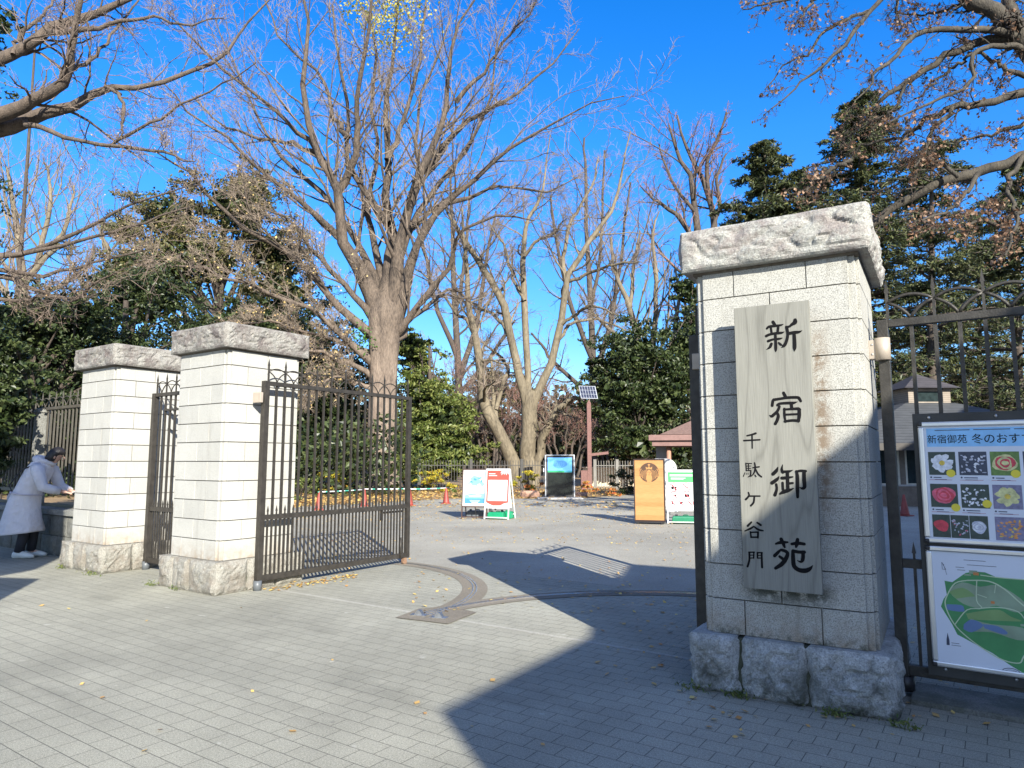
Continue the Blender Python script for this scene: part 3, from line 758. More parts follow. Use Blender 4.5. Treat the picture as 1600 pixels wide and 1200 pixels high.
grid = [('big', 0, 'white', 'gold'), ('many', 1, 'pale', 'white'), ('rose', 2, 'yellow', 'red'), ('many', 1, 'pink', 'white'), ('rose', 0, 'red', 'pink'), ('big', 1, 'pale', 'gold')], [('rose', 0, 'pink', 'red'), ('many', 0, 'white', 'pale'), ('big', 3, 'yellow', 'gold'), ('big', 1, 'pale', 'gold'), ('many', 2, 'yellow', 'white'), ('rose', 1, 'white', 'pale')]
rz = [PH - .360, PH - .575]
for r, row in enumerate(grid):
    for c, (st, b, f, g_) in enumerate(row): photo(t, xs[c], rz[r] + .0, pw, .155, PBG[b], f, g_, st, r * 7 + c + 1)
z3 = PH - .775
for k, (x0, wd, b, f, g_, st) in enumerate(((.052, .102, 0, 'red', 'red', 'rose'), (.157, .102, 0, 'pale', 'pink', 'many'), (.262, .102, 0, 'pale', 'white', 'rose'), (.400, .156, 3, 'orange', 'gold', 'many'), (.574, .156, 1, 'white', 'gold', 'big'), (.748, .156, 0, 'yellow', 'gold', 'rose'), (.922, .156, 2, 'pink', 'white', 'many'))):
    photo(t, x0, z3, wd, .150, PBG[b], f, g_, st, 40 + k)
for x, z in ((xs[0] + .125, rz[0] + .012), (xs[2] + .13, rz[0] + .012), (xs[0] + .14, rz[1] + .0), (xs[1] + .14, rz[1] + .03)):
    m = MB(); flat(m, circp(x, z, .026, 16), -.0112); m.build('yellow_badge', PRO, t, fix=False)
m = MB()
for r, z in enumerate((rz[0] - .018, rz[1] - .018, z3 - .016)):
    for c, x in enumerate(xs):
        if r == 2 and c == 1: continue
        flat(m, circp(x + .010, z + .002, .006, 8), -.0095); flat(m, rectp(x + .024, x + .07 + .03 * (c % 2), z - .002, z + .004), -.0095); flat(m, rectp(x + .03, x + .10, z - .014, z - .011), -.0095)
m.build('caption_marks', plain('caption_ink', (.06, .07, .12), .6), t, fix=False)
m = MB()
for z in (rz[0] - .034, rz[1] - .034):
    for x in xs: flat(m, rectp(x, x + .13, z, z + .0025), -.0093)
m.build('red_rule', plain('rule_red', (.42, .12, .16), .6), t, fix=False)

# map poster
t = thing('framed_poster', 'lower silver framed poster showing a green park map on the dark board', 'poster', G(BX + .03, .62, .245), -ANG, 'framed notices on the fence')
PH2 = .785
MB().box(.01, PW - .01, -.008, .014, .01, PH2 - .01).build('sheet', SHEET, t); frame(t, 0, PW, 0, PH2, .012)
MG = [plain('map_green', (.06, .26, .09), .5, var=.15), plain('map_light_green', (.20, .33, .12), .5, var=.15), plain('map_grey_green', (.25, .33, .22), .5, var=.2), plain('map_water', (.12, .20, .37), .5, var=.1), plain('map_path', (.50, .60, .40), .5), plain('map_orange', (.55, .20, .06), .5)]
def mz(x, y):   # from the enlarged photo of the map to poster coordinates
    return ((x - 272) * .00080, PH2 - (y - 85) * .00100)
m = MB()
flat(m, [mz(*p) for p in ((395, 310), (450, 315), (545, 250), (600, 235), (680, 235), (760, 262), (1400, 262), (1400, 900), (1100, 905), (930, 860), (800, 800), (690, 740), (560, 690), (460, 650), (430, 590), (390, 530), (358, 480), (380, 430), (405, 400))], -.0086, 0)
flat(m, [mz(*p) for p in smooth2([(430, 360), (520, 310), (640, 330), (760, 310), (900, 380), (940, 440), (860, 470), (740, 440), (640, 470), (520, 450), (440, 400)], 3)], -.0089, 2)
flat(m, [mz(*p) for p in smooth2([(420, 380), (520, 345), (600, 390), (560, 400), (470, 420)], 3)], -.0092, 1)
flat(m, [mz(*p) for p in smooth2([(530, 510), (650, 480), (760, 465), (830, 500), (900, 520), (800, 530), (640, 540), (545, 545)], 3)], -.00925, 1)
flat(m, [mz(*p) for p in smooth2([(560, 540), (700, 560), (900, 560), (940, 620), (860, 640), (700, 610), (560, 620), (520, 600)], 3)], -.0093, 2)
flat(m, [mz(*p) for p in smooth2([(1000, 400), (1200, 340), (1350, 500), (1250, 700), (1050, 650)], 3)], -.0092, 1)
for q in ([(400, 462), (500, 458), (520, 480), (510, 500), (410, 498), (395, 480)], [(510, 580), (560, 545), (620, 555), (640, 580), (560, 625), (505, 610)], [(640, 565), (740, 568), (800, 600), (770, 615), (650, 590)]):
    flat(m, [mz(*p) for p in smooth2(q, 3)], -.0096, 3)
for q, wd in (([(560, 295), (470, 320), (410, 400), (390, 470), (440, 580), (530, 660), (650, 730), (760, 775), (860, 780), (890, 740), (940, 670)], .007), ([(560, 295), (700, 290), (800, 330), (900, 410), (1000, 480)], .008), ([(620, 295), (610, 420), (640, 465), (540, 485), (450, 585)], .006), ([(640, 465), (760, 450), (880, 465), (940, 530), (1050, 600)], .006), ([(700, 400), (620, 380)], .005), ([(650, 255), (800, 262), (1100, 262)], .006), ([(745, 310), (735, 360)], .004), ([(890, 740), (1000, 800), (1150, 820)], .006)):
    ribbon(m, [mz(*p) for p in smooth2(q, 4)], wd, -.0099, 4)
for q in ((600, 240, 40, 22), (715, 395, 50, 34), (560, 260, 34, 10), (920, 545, 46, 14), (1100, 450, 40, 30)):
    a = mz(q[0] - q[2] * .7, q[1] + q[3] * .5); b = mz(q[0] + q[2] * .7, q[1] - q[3] * .5); flat(m, rectp(a[0], b[0], a[1], b[1]), -.0103, 2)
a = mz(600, 258); flat(m, rectp(a[0], a[0] + .03, a[1], a[1] + .018), -.0106, 5)
a = mz(705, 430); flat(m, rectp(a[0], a[0] + .02, a[1], a[1] + .016), -.0106, 5)
m.build('park_map', MG, t, fix=False)
m = MB()
ribbon(m, [mz(*p) for p in ((385, 190), (385, 235), (410, 235), (385, 190))], .0025, -.0095); ribbon(m, [mz(395, 200), mz(415, 270)], .002, -.0095)
flat(m, [mz(*p) for p in ((380, 725), (402, 725), (402, 690), (392, 645), (382, 690))], -.0095)
for x0, x1, y in ((540, 690, 165), (560, 760, 195), (480, 540, 215), (490, 545, 232), (415, 470, 708), (415, 480, 722), (870, 940, 880)):
    a = mz(x0, y); b = mz(x1, y); flat(m, rectp(a[0], b[0], a[1] - .0015, a[1] + .0015), -.0095)
cx, cz = mz(805, 845); ribbon(m, circp(cx, cz, .048, 28, .026) + [(cx + .048, cz)], .004, -.0096); ribbon(m, circp(cx, cz, .036, 24, .016) + [(cx + .036, cz)], .002, -.0096)
flat(m, rectp(cx - .022, cx + .022, cz - .005, cz + .005), -.0096)
m.build('map_marks', plain('map_ink', (.05, .06, .10), .6), t, fix=False)
# ---------------------------------------------------------------- notice stands in the plaza
def weight_tank(p, rz, mat, label, w_=.42):
    t = thing('water_weight', label, 'weight', p, rz, 'water filled sign weights')
    m = MB(); m.loft([[(sx * (w_ / 2 - i), sy * (.13 - i * .5), z) for sx, sy in ((-1, -1), (1, -1), (1, 1), (-1, 1))] for z, i in ((0.0, .01), (.03, 0), (.15, .01), (.19, .04))])
    for q in range(len(m.sm)): m.sm[q] = False
    m.build('tank', mat, t, bevel=.012)
    m = MB(); m.tube([(-w_ * .3, 0, .185), (-w_ * .3, 0, .225)], .035, 12); m.build('cap', BLACK, t)
    m = MB(); m.tube([(-.02, 0, .18), (0, 0, .215), (.10, 0, .215), (.12, 0, .18)], .014, 6); m.build('handle', mat, t)
    return t
def a_sign(p, rz, W, Ht, zp, fr, label, fw=.03, lean=.16, back=True, cross=True):
    """A-frame stand: leaning front frame, splayed back legs; returns (root, panel frame plane function)"""
    t = thing('sign_stand', label, 'sign stand', p, rz)
    def yy(z): return -lean * .5 + lean * z / Ht
    m = MB()
    for x in (-W / 2, W / 2): m.beam((x, yy(0), 0), (x, yy(Ht), Ht), fw, .035)
    m.beam((-W / 2, yy(Ht), Ht), (W / 2, yy(Ht), Ht), .035, fw); m.beam((-W / 2, yy(zp), zp), (W / 2, yy(zp), zp), .035, fw)
    m.beam((-W / 2, yy(.05), .05), (W / 2, yy(.05), .05), .03, fw)
    m.build('front_frame', fr, t)
    if back:
        m = MB()
        for x in (-W / 2, W / 2): m.beam((x, yy(Ht) + .01, Ht - .01), (x, yy(Ht) + .42, 0), fw * .9, .025)
        m.beam((-W / 2, yy(Ht) + .38, .12), (W / 2, yy(Ht) + .38, .12), .025, .025)
        m.build('back_frame', fr, t)
    m = MB()
    a = [(-W / 2 + fw / 2, yy(zp + .02) , zp + .02), (W / 2 - fw / 2, yy(zp + .02), zp + .02), (W / 2 - fw / 2, yy(Ht - .02), Ht - .02), (-W / 2 + fw / 2, yy(Ht - .02), Ht - .02)]
    m.add([(x, y - .004, z) for x, y, z in a] + [(x, y + .012, z) for x, y, z in a], [(0, 1, 2, 3), (7, 6, 5, 4), (0, 4, 5, 1), (1, 5, 6, 2), (2, 6, 7, 3), (3, 7, 4, 0)])
    pn = m.build('panel', WHITE, t)
    return t, yy
def art(mb, pts, yy, off, mi=0): mb.add([(p[0], yy(p[1]) - off, p[1]) for p in pts], [tuple(range(len(pts)))], mi)
SKY1 = plain('print_pale_blue', (.42, .58, .68), .45, var=.06); SKY2 = plain('print_blue', (.16, .38, .62), .45, var=.12); SKY3 = plain('print_deep_blue', (.05, .20, .48), .45, var=.15)
PRED = plain('print_red', (.55, .07, .05), .5, var=.06); PTXT = plain('print_grey_text', (.45, .45, .47), .6)
p = gnd(741.5, 810.3)
t, yy = a_sign(p, R_(-9), .70, 1.36, .33, plain('dark_brown_frame', (.05, .025, .02), .5), 'black framed stand with a pale blue poster, left of the red poster stand')
m = MB(); x0, x1 = -.285, .285
art(m, rectp(x0, x1, .42, 1.31), yy, .0055, 0); 
art(m, rectp(x0, x1, .42, .56), yy, .0065, 2); art(m, [(x0, .56), (x1, .56), (x1, .70), (.1, .66), (-.1, .69), (x0, .64)], yy, .0064, 1)
art(m, blob(.03, .98, .17, .13, 24, .6, 3), yy, .0068, 1); art(m, blob(.0, 1.08, .13, .08, 18, .7, 5), yy, .0072, 1)
for k, (cx, cz, r) in enumerate(((-.16, .88, .085), (-.06, .84, .095), (-.2, .78, .05), (.12, .92, .05))): art(m, blob(cx, cz, r, r * .85, 16, .3, k), yy, .0078 + k * .0002, 3)
art(m, blob(.0, 1.08, .045, .035, 10, .4, 9), yy, .0090, 2); art(m, blob(.13, 1.12, .05, .03, 10, .6, 8), yy, .0088, 2); art(m, blob(-.10, 1.02, .035, .03, 10, .6, 12), yy, .0088, 2); art(m, blob(.19, 1.04, .02, .05, 10, .5, 14), yy, .0088, 2)
art(m, circp(-.02, .87, .018, 8), yy, .0095, 4)
for i, z in enumerate((.63, .60, .50, .47)): art(m, rectp(-.18 + i * .02, .2 - i * .02, z, z + .008), yy, .0075, 3)
art(m, rectp(-.08, .1, .425, .45), yy, .0078, 3)
m.build('poster', [SKY1, SKY2, SKY3, WHITE, PRED], t, fix=False)
m = MB(); m.beam((0, .05, .34), (.03, .10, .0), .02); m.build('prop', BLACK, t)
weight_tank(gnd(742, 808.5) + Vector((.02, .12, 0)), R_(-9), GREYP, 'dark grey water weight under the stand with the pale blue poster', .5)
p = gnd(777, 811.3)
t, yy = a_sign(p, R_(-20), .70, 1.37, .31, plain('white_metal_frame', (.70, .70, .72), .35, .3), 'white A-frame stand with a red bordered notice, beside the pale blue poster')
m = MB(); x0, x1 = -.325, .325
art(m, rectp(x0, x1, .35, 1.33), yy, .0055, 0); art(m, rectp(x0 + .045, x1 - .035, .50, 1.07), yy, .0065, 1)
art(m, [(.12, 1.33), (.06, 1.25), (.11, 1.28), (.10, 1.20), (.16, 1.27), (.18, 1.21), (.21, 1.28), (.25, 1.20), (.27, 1.27), (x1, 1.22), (x1, 1.33)], yy, .0063, 1)
art(m, [(x0, .35), (x0, .46), (x0 + .08, .42), (-.12, .37), (.1, .375), (.2, .43), (x1, .46), (x1, .35)], yy, .0063, 1)
for i in range(2): art(m, rectp(x0 + .05, -.08 + .05 * i, 1.23 - i * .05, 1.25 - i * .05), yy, .0066, 1)
for i in range(9): art(m, rectp(x0 + .09, .22 - (i * 37 % 5) * .04, 1.01 - i * .055, 1.018 - i * .055), yy, .0072, 2)
m.build('poster', [PRED, WHITE, PTXT], t, fix=False)
m = MB(); a = [(-.3, .34, .30), (.3, .34, .30), (.3, .12, 1.28), (-.3, .12, 1.28)]
m.add(a + [(x, y + .012, z) for x, y, z in a], [(0, 1, 2, 3), (7, 6, 5, 4), (0, 4, 5, 1), (1, 5, 6, 2), (2, 6, 7, 3), (3, 7, 4, 0)])
m.build('back_panel', plain('pale_green_panel', (.55, .72, .68), .4), t)
m = MB(); m.ell((.33, .04, .83), (.02, .015, .015), 8, 5); m.build('latch', BLACK, t)
m = MB(); m.ell((-.04, -.04, .27), (.03, .02, .03), 8, 5); m.build('clip', BLACK, t)
q = Vector((p.x, p.y, 0))
weight_tank(q + Vector((-.02, .10, 0)), R_(-20), GREEN, 'green water weight inside the front of the red poster stand', .46)
weight_tank(q + Vector((.24, .35, 0)), R_(-20), GREEN, 'green water weight at the back right of the red poster stand', .40)

# wooden coffee shop board with the round emblem
CW = plain('oiled_board_wood', (.39, .20, .07), .5, var=.15, scale=3); CD = plain('burnt_emblem_brown', (.07, .035, .02), .6)
def m_planks():
    m, n, b = newmat('planked_board_wood'); co = texco(n)
    mp = N(n, 'ShaderNodeMapping'); mp.inputs['Scale'].default_value = (.12, 1, 1); n.links.new(co, mp.inputs[0])
    f = noisef(n, mp.outputs[0], 55, 4, .6)
    sx = N(n, 'ShaderNodeSeparateXYZ'); n.links.new(co, sx.inputs[0])
    mu = N(n, 'ShaderNodeMath', operation='MULTIPLY'); n.links.new(sx.outputs[2], mu.inputs[0]); mu.inputs[1].default_value = 9.2
    fl = N(n, 'ShaderNodeMath', operation='FLOOR'); n.links.new(mu.outputs[0], fl.inputs[0])
    wn = N(n, 'ShaderNodeTexWhiteNoise'); wn.noise_dimensions = '1D'; n.links.new(fl.outputs[0], wn.inputs['W'])
    c = mixc(n, .5, ramp(n, f, [(.3, (.31, .145, .045)), (.7, (.46, .25, .095))]), ramp(n, wn.outputs[0], [(0, (.32, .16, .05)), (1, (.47, .265, .105))]))
    n.links.new(c, b.inputs['Base Color']); b.inputs['Roughness'].default_value = .5
    return m
p = gnd(1016, 818.3); rz = R_(-17)
t = thing('menu_board', 'tall orange wooden board with a round brown emblem, right of the plaza', 'board', p, rz)
MB().box(-.37, .37, -.02, .03, .09, 1.62).build('board', m_planks(), t, bevel=.004)
m = MB(); m.box(-.395, -.37, -.035, .045, .06, 1.65); m.box(.37, .395, -.035, .045, .06, 1.65); m.box(-.37, .37, -.035, .045, 1.62, 1.65); m.box(-.37, .37, -.035, .045, .06, .09)
m.build('frame', plain('board_frame_black_brown', (.025, .012, .01), .5), t)
m = MB(); m.box(-.37, .37, -.12, .22, .03, .06)
for x in (-.3, .3):
    for y in (-.1, .2): m.tube([(x - .015, y, .022), (x + .015, y, .022)], .022, 10)
m.build('wheeled_foot', BLACK, t)
m = MB(); cx, cz, r = 0, 1.30, .255; y = -.0215
flat(m, circp(cx, cz, r, 40), y, 0)
flat(m, [(cx + r * .26 * math.cos(a), cz - .02 + r * .34 * math.sin(a)) for a in np.linspace(0, 2 * math.pi, 19)[:-1]], y - .0006, 1)       # face
flat(m, [(cx - .06, cz - .07), (cx + .06, cz - .07), (cx + .075, cz - .16), (cx + .05, cz - r * .97), (cx - .05, cz - r * .97), (cx - .075, cz - .16)], y - .0005, 1)
for s in (-1, 1):       # flowing hair, tails at both sides
    for k in range(4):
        ribbon(m, smooth2([(cx + s * (.055 + k * .026), cz + .08 - k * .012), (cx + s * (.085 + k * .028), cz - .02), (cx + s * (.07 + k * .03), cz - .11), (cx + s * (.085 + k * .026), cz - .2 + k * .022)], 3), .009, y - .0009, 1)
    ribbon(m, smooth2([(cx + s * .205, cz - .10), (cx + s * .235, cz + .0), (cx + s * .20, cz + .09)], 4), .022, y - .001, 1)
    ribbon(m, smooth2([(cx + s * .165, cz - .15), (cx + s * .195, cz - .02), (cx + s * .165, cz + .06)], 4), .010, y - .001, 1)
    for q in range(4): ribbon(m, [(cx + s * .205, cz - .08 + q * .035), (cx + s * .25, cz - .075 + q * .045)], .010, y - .0013, 0)
flat(m, [(cx - .075, cz + .085), (cx - .085, cz + .15), (cx - .035, cz + .12), (cx, cz + .165), (cx + .035, cz + .12), (cx + .085, cz + .15), (cx + .075, cz + .085)], y - .0011, 1)   # crown
st = [(cx + (.042 if i % 2 == 0 else .018) * math.sin(i * math.pi / 5), cz + .195 + (.042 if i % 2 == 0 else .018) * math.cos(i * math.pi / 5)) for i in range(10)]
flat(m, st, y - .0013, 1)
for s in (-1, 1):
    ribbon(m, [(cx + s * .015, cz + .012), (cx + s * .045, cz + .018)], .008, y - .0015, 0); flat(m, rectp(cx + s * .028 - .01, cx + s * .028 + .01, cz - .004, cz + .004), y - .0015, 0)
ribbon(m, [(cx, cz + .005), (cx + .006, cz - .035)], .006, y - .0015, 0); ribbon(m, smooth2([(cx - .02, cz - .058), (cx, cz - .063), (cx + .02, cz - .058)], 3), .008, y - .0015, 0)
ribbon(m, circp(cx, cz, r * .985, 40) + [(cx + r * .985, cz)], .007, y - .0016, 1)
m.build('round_emblem', [CD, CW], t, fix=False)

# stand with the prohibition symbols
p = gnd(1067, 818.6)
t, yy = a_sign(p, R_(-12), .74, 1.36, .34, plain('silver_frame', (.62, .62, .60), .35, .5), 'silver framed stand of red prohibition symbols under a green heading, by the dark gate leaf')
m = MB(); x0, x1 = -.345, .345
art(m, rectp(x0, x1, .37, 1.335), yy, .0055, 0); art(m, rectp(x0, x1, 1.05, 1.31), yy, .0065, 1)
for i, (a, b, z) in enumerate(((-.3, .33, 1.235), (-.3, .33, 1.205), (-.27, .1, 1.15), (-.27, .05, 1.125))): art(m, rectp(a, b, z, z + .014), yy, .0074, 0)
art(m, rectp(-.34, .33, 1.275, 1.285), yy, .0074, 3)
cs = [(-.20, .93, .115), (.11, .93, .115), (-.20, .72, .105), (.12, .72, .115), (-.24, .53, .082), (-.03, .53, .082), (.19, .53, .082)]
for k, (cx, cz, r) in enumerate(cs):
    m2 = MB()
    ic = [[blob(cx - .03, cz - .02, .035, .05, 10, .5, 1), blob(cx + .04, cz - .03, .03, .05, 10, .5, 2), circp(cx - .03, cz + .045, .018, 8)], [rectp(cx - .05, cx + .05, cz - .01, cz + .008)], [rectp(cx - .06, cx + .05, cz - .02, cz - .01), blob(cx + .04, cz + .0, .02, .03, 8, .4, 3)],
          [rectp(cx - .06, cx + .06, cz - .04, cz + .03), circp(cx, cz - .005, .028, 10)], [rectp(cx - .02, cx + .02, cz - .04, cz + .04)], [blob(cx, cz, .05, .028, 12, .7, 6), circp(cx + .04, cz + .02, .016, 8)], [ [(cx - .05, cz + .02), (cx + .02, cz - .03), (cx + .05, cz - .02), (cx - .02, cz + .035)] ]][k]
    for q, sh in enumerate(ic): art(m2, sh, yy, .0072 + q * .0003, 0)
    rg = circp(cx, cz, r, 24); rg2 = circp(cx, cz, r * .86, 24)
    for i in range(24):
        j = (i + 1) % 24; art(m2, [rg[i], rg[j], rg2[j], rg2[i]], yy, .0085, 1)
    d = r * .68; art(m2, [(cx - d - .006, cz + d - .006), (cx - d + .006, cz + d + .006), (cx + d + .006, cz - d + .006), (cx + d - .006, cz - d - .006)], yy, .0092, 1)
    m2.build('prohibition_symbol', [INK, plain('sign_red', (.50, .05, .07), .5)], t, fix=False)
m.build('poster', [WHITE, SIGNGREEN, PRED, plain('sign_dark_green', (.03, .20, .06), .5)], t, fix=False)
weight_tank(p + Vector((.06, .12, 0)), R_(-12), plain('dark_green_plastic', (.01, .16, .08), .4), 'dark green water weight under the stand of prohibition symbols', .60)

# digital information screen
p = gnd(875, 777.5)
t = thing('information_screen', 'upright digital information screen with a silver frame at the back of the plaza', 'screen', p, R_(-3))
MB().box(-.60, .60, -.10, .12, .04, 1.83).build('cabinet', BLACK, t, bevel=.01)
m = MB(); m.box(-.655, -.60, -.13, .15, .0, 1.86); m.box(.60, .655, -.13, .15, .0, 1.86); m.box(-.60, .60, -.13, .15, 1.83, 1.86); m.build('frame', ALU, t, bevel=.006)
def emis(name, col, s):
    m, n, b = newmat(name); b.inputs['Base Color'].default_value = (*[c * .5 for c in col], 1); b.inputs['Emission Color'].default_value = (*col, 1); b.inputs['Emission Strength'].default_value = s; b.inputs['Roughness'].default_value = .3
    return m
m = MB(); flat(m, rectp(-.53, .53, 1.10, 1.74), -.1015, 0); flat(m, blob(.0, 1.45, .28, .20, 26, .25, 4), -.1025, 1)
for i in range(5): ribbon(m, smooth2([(-.2 + i * .07, 1.32), (-.22 + i * .1, 1.42), (-.15 + i * .08, 1.56)], 3), .012, -.1035, 0)
flat(m, rectp(-.53, .2, 1.10, 1.17), -.1025, 2); flat(m, rectp(.2, .53, 1.10, 1.17), -.1025, 3)
m.build('display', [emis('screen_blue', (.14, .42, .85), .55), emis('screen_dim_blue', (.10, .32, .66), .4), emis('screen_green', (.03, .32, .14), .5), emis('screen_teal', (.06, .34, .42), .4)], t, fix=False)
MB().box(-.53, .53, -.104, -.10, .12, 1.08).build('dark_glass', plain('dark_glass', (.012, .015, .014), .12, var=.2), t)
m = MB(); m.box(-.73, -.655, -.03, .03, 1.12, 1.28); m.build('card_reader', WHITE, t)
p2 = gnd(875, 779.5)
o = MB().box(-.95, .95, -.35, .7, -.002, .045).build('plinth', plain('pale_plinth', (.42, .40, .37), .8), None, bevel=.01, loc=p2); tag(o, 'low pale concrete plinth under the upright information screen', 'plinth')
# solar pole
p = gnd(921.5, 768)
t = thing('solar_lamp_post', 'reddish brown post carrying a tilted solar panel', 'post', p, R_(0))
MB().box(-.11, .11, -.11, .11, 0, 4.62).build('post', BROWNW, t, bevel=.01)
MB().poly([(-.11, 4.622), (.11, 4.622), (0, 4.82)], -.11, .11, ax='y').build('post_cap', BROWNW, t)
M = Matrix.Translation((-.02, .0, 5.22)) @ Matrix.Rotation(R_(14), 4, 'Z') @ Matrix.Rotation(R_(62), 4, 'X')
MB().box(-.47, .47, -.40, .40, -.02, .02, 0, M).build('solar_panel', plain('panel_rim', (.55, .57, .58), .35, .6), t)
m = MB()
for i in range(6):
    for j in range(3): m.box(-.44 + i * .148, -.44 + i * .148 + .13, -.37 + j * .253, -.37 + j * .253 + .235, .0205, .024, 0, M)
m.build('solar_cells', plain('solar_cell', (.03, .035, .06), .18, var=.3), t)
m = MB(); m.tube([(0, 0, 4.75), (0, 0, 5.2)], .035, 8); m.build('bracket', STEEL, t)
MB().box(-.46, -.115, -.13, .13, 0, 1.10).build('control_box', BROWNW, t, bevel=.01)
m = MB(); m.beam((.1, 0, 1.92), (1.0, 0, 2.02), .16, .14); m.build('side_arm', BROWNW, t)
# stones by the screen
for k, (px, py, lab) in enumerate(((829, 777.5, 'brown stone at the left foot of the information screen'), (906, 776.5, 'flat reddish stone at the right foot of the information screen'))):
    p = gnd(px, py); m = MB(); rock_grid(m, (-.36, -.2, -.02), (.30, .2, .30 if k == 0 else .2), .07, .09, 31 + k, freq=3)
    o = m.build('rock', plain('brown_rock', (.33, .20, .14), .9, var=.3), None, loc=p, rz=.2 + k * .5); tag(o, lab, 'rock')
# cones and bars
def cone(px, py, lab, h=.60, group='traffic cones'):
    p = gnd(px, py); t = thing('traffic_cone', lab, 'traffic cone', p, random.random(), group)
    m = MB(); m.tube([(0, 0, .025), (0, 0, .06), (0, 0, h * .97), (0, 0, h)], [.135, .125, .032, .026], 18); m.build('cone_body', CONE, t)
    m = MB(); m.box(-.18, .18, -.18, .18, 0, .028); m.build('base', CONE, t, bevel=.012)
    return p
cp = [(498, 797, 'weathered red traffic cone seen through the open gate leaf, left of the big trunk'), (569, 791, 'weathered red traffic cone in front of the big ginkgo trunk'), (640, 790, 'weathered red traffic cone at the free edge of the open gate leaf'), (697, 787, 'weathered red traffic cone at the right end of the striped bars')]
pos = [cone(*c) for c in cp]
cone(1414, 806, 'orange red traffic cone in the shade seen through the right fence', .62)
def m_bar():
    m, n, b = newmat('striped_bar'); co = texco(n); sx = N(n, 'ShaderNodeSeparateXYZ'); n.links.new(co, sx.inputs[0])
    mu = N(n, 'ShaderNodeMath', operation='MULTIPLY'); mu.inputs[1].default_value = 2.2; n.links.new(sx.outputs[0], mu.inputs[0])
    f = N(n, 'ShaderNodeMath', operation='FRACT'); n.links.new(mu.outputs[0], f.inputs[0])
    r = ramp(n, f.outputs[0], [(0, (.75, .75, .75)), (.6, (.05, .38, .28))]); r.node.color_ramp.interpolation = 'CONSTANT'
    n.links.new(r, b.inputs['Base Color']); b.inputs['Roughness'].default_value = .5
    return m
BAR = m_bar()
for k in range(3):
    a, b = pos[k], pos[k + 1]; d = b - a; L = d.length
    m = MB(); z = .585 + .018 * (k % 2); m.tube([(-.05, 0, 0), (L * .33, 0, -.008), (L * .66, 0, -.008), (L + .05, 0, 0)], .019, 8)
    o = m.build('cone_bar', BAR, None, loc=(a.x, a.y, z), rz=math.atan2(d.y, d.x))
    tag(o, ('green and white striped bar between the two left cones, behind the gate leaf', 'green and white striped bar crossing in front of the big trunk', 'green and white striped bar running right from the gate leaf to the last cone')[k], 'barrier bar', 'striped cone bars')

# park fence behind the plaza
FENCE = plain('park_fence_grey', (.045, .043, .040), .7, .0, var=.25)
FPALE = plain('pale_palings', (.19, .18, .16), .75, var=.2)
def picket(a, b, label, mat=FENCE, h=1.62, post_every=2.75, nbay=15):
    d = b - a; L = d.length; t = thing('park_fence', label, 'fence', a, math.atan2(d.y, d.x), 'fences round the park plaza')
    n = max(1, round(L / post_every)); m = MB()
    for i in range(n + 1):
        pm_ = MB(); pm_.box(i * L / n - .08, i * L / n + .08, -.08, .08, 0, h + .08); pm_.build('fence_post', mat, t)
    m.box(0, L, -.02, .02, h - .28, h - .24); m.box(0, L, -.02, .02, .16, .20); m.build('rails', mat, t)
    m = MB(); k = int(L / .15)
    for i in range(k): 
        x = .05 + i * (L - .1) / k
        m.box(x - .013, x + .013, -.03, -.005, .08, h)
    m.build('pickets', mat, t)
a1, a2, a3 = at(655, 745, 36.5), at(893, 745, 37.5), at(930, 745, 38.5)
picket(Vector((a1[0], a1[1], 0)), Vector((a2[0], a2[1], 0)), 'grey picket fence behind the poster stands and the plane tree foot')
a4 = at(1000, 745, 38.0)
picket(Vector((a3[0], a3[1], 0)), Vector((a4[0], a4[1], 0)), 'pale picket fence right of the solar panel post', FPALE, 1.6, 1.2)
a5, a6 = at(150, 745, 31.5), at(596, 745, 37.5)
picket(Vector((a5[0], a5[1], 0)), Vector((a6[0], a6[1], 0)), 'dark picket fence seen through the gate leaf, left of the big trunk', plain('dark_fence', (.05, .055, .06), .6), 1.65)
# pale low wall and hedge end by the right fence
p = at(975, 740, 44); t = thing('low_garden_wall', 'low cream garden wall behind the pale pickets', 'wall', (p[0], p[1], 0))
MB().box(-2.6, 1.8, -.15, .15, 0, 1.15).build('wall', plain('cream_wall', (.50, .42, .30), .8), t, bevel=.02)
MB().box(-2.65, 1.85, -.2, .2, 1.152, 1.22).build('coping', plain('cream_coping', (.55, .48, .38), .8), t)

# small shelter behind the gate leaf
p = at(1082, 760, 30.5); t = thing('garden_shelter', 'small red brown roofed shelter behind the prohibition stand', 'shelter', (p[0], p[1], 0), R_(-14))
m = MB(); z0, z1 = 2.28, 2.68
for a, b, c, d in ((-1.75, 1.75, -1.75, -1.65), (-1.75, 1.75, 1.65, 1.75), (-1.75, -1.65, -1.65, 1.65), (1.65, 1.75, -1.65, 1.65)): m.box(a, b, c, d, z0 + .17, z1)
for a, b, c, d in ((-1.62, 1.62, -1.62, -1.52), (-1.62, 1.62, 1.52, 1.62), (-1.62, -1.52, -1.52, 1.52), (1.52, 1.62, -1.52, 1.52)): m.box(a, b, c, d, z0 - .06, z0 + .165)
m.build('fascia', plain('shelter_fascia', (.20, .115, .10), .7, var=.15), t, bevel=.01)
m = MB(); m.add([(-1.3, -1.3, 2.72), (1.3, -1.3, 2.72), (1.3, 1.3, 2.72), (-1.3, 1.3, 2.72), (0, 0, 3.35)], [(0, 1, 4), (1, 2, 4), (2, 3, 4), (3, 0, 4), (3, 2, 1, 0)]); m.box(-1.68, 1.68, -1.68, 1.68, 2.64, 2.69)
m.build('roof', plain('shelter_roof', (.16, .10, .08), .85, var=.25, scale=14), t)
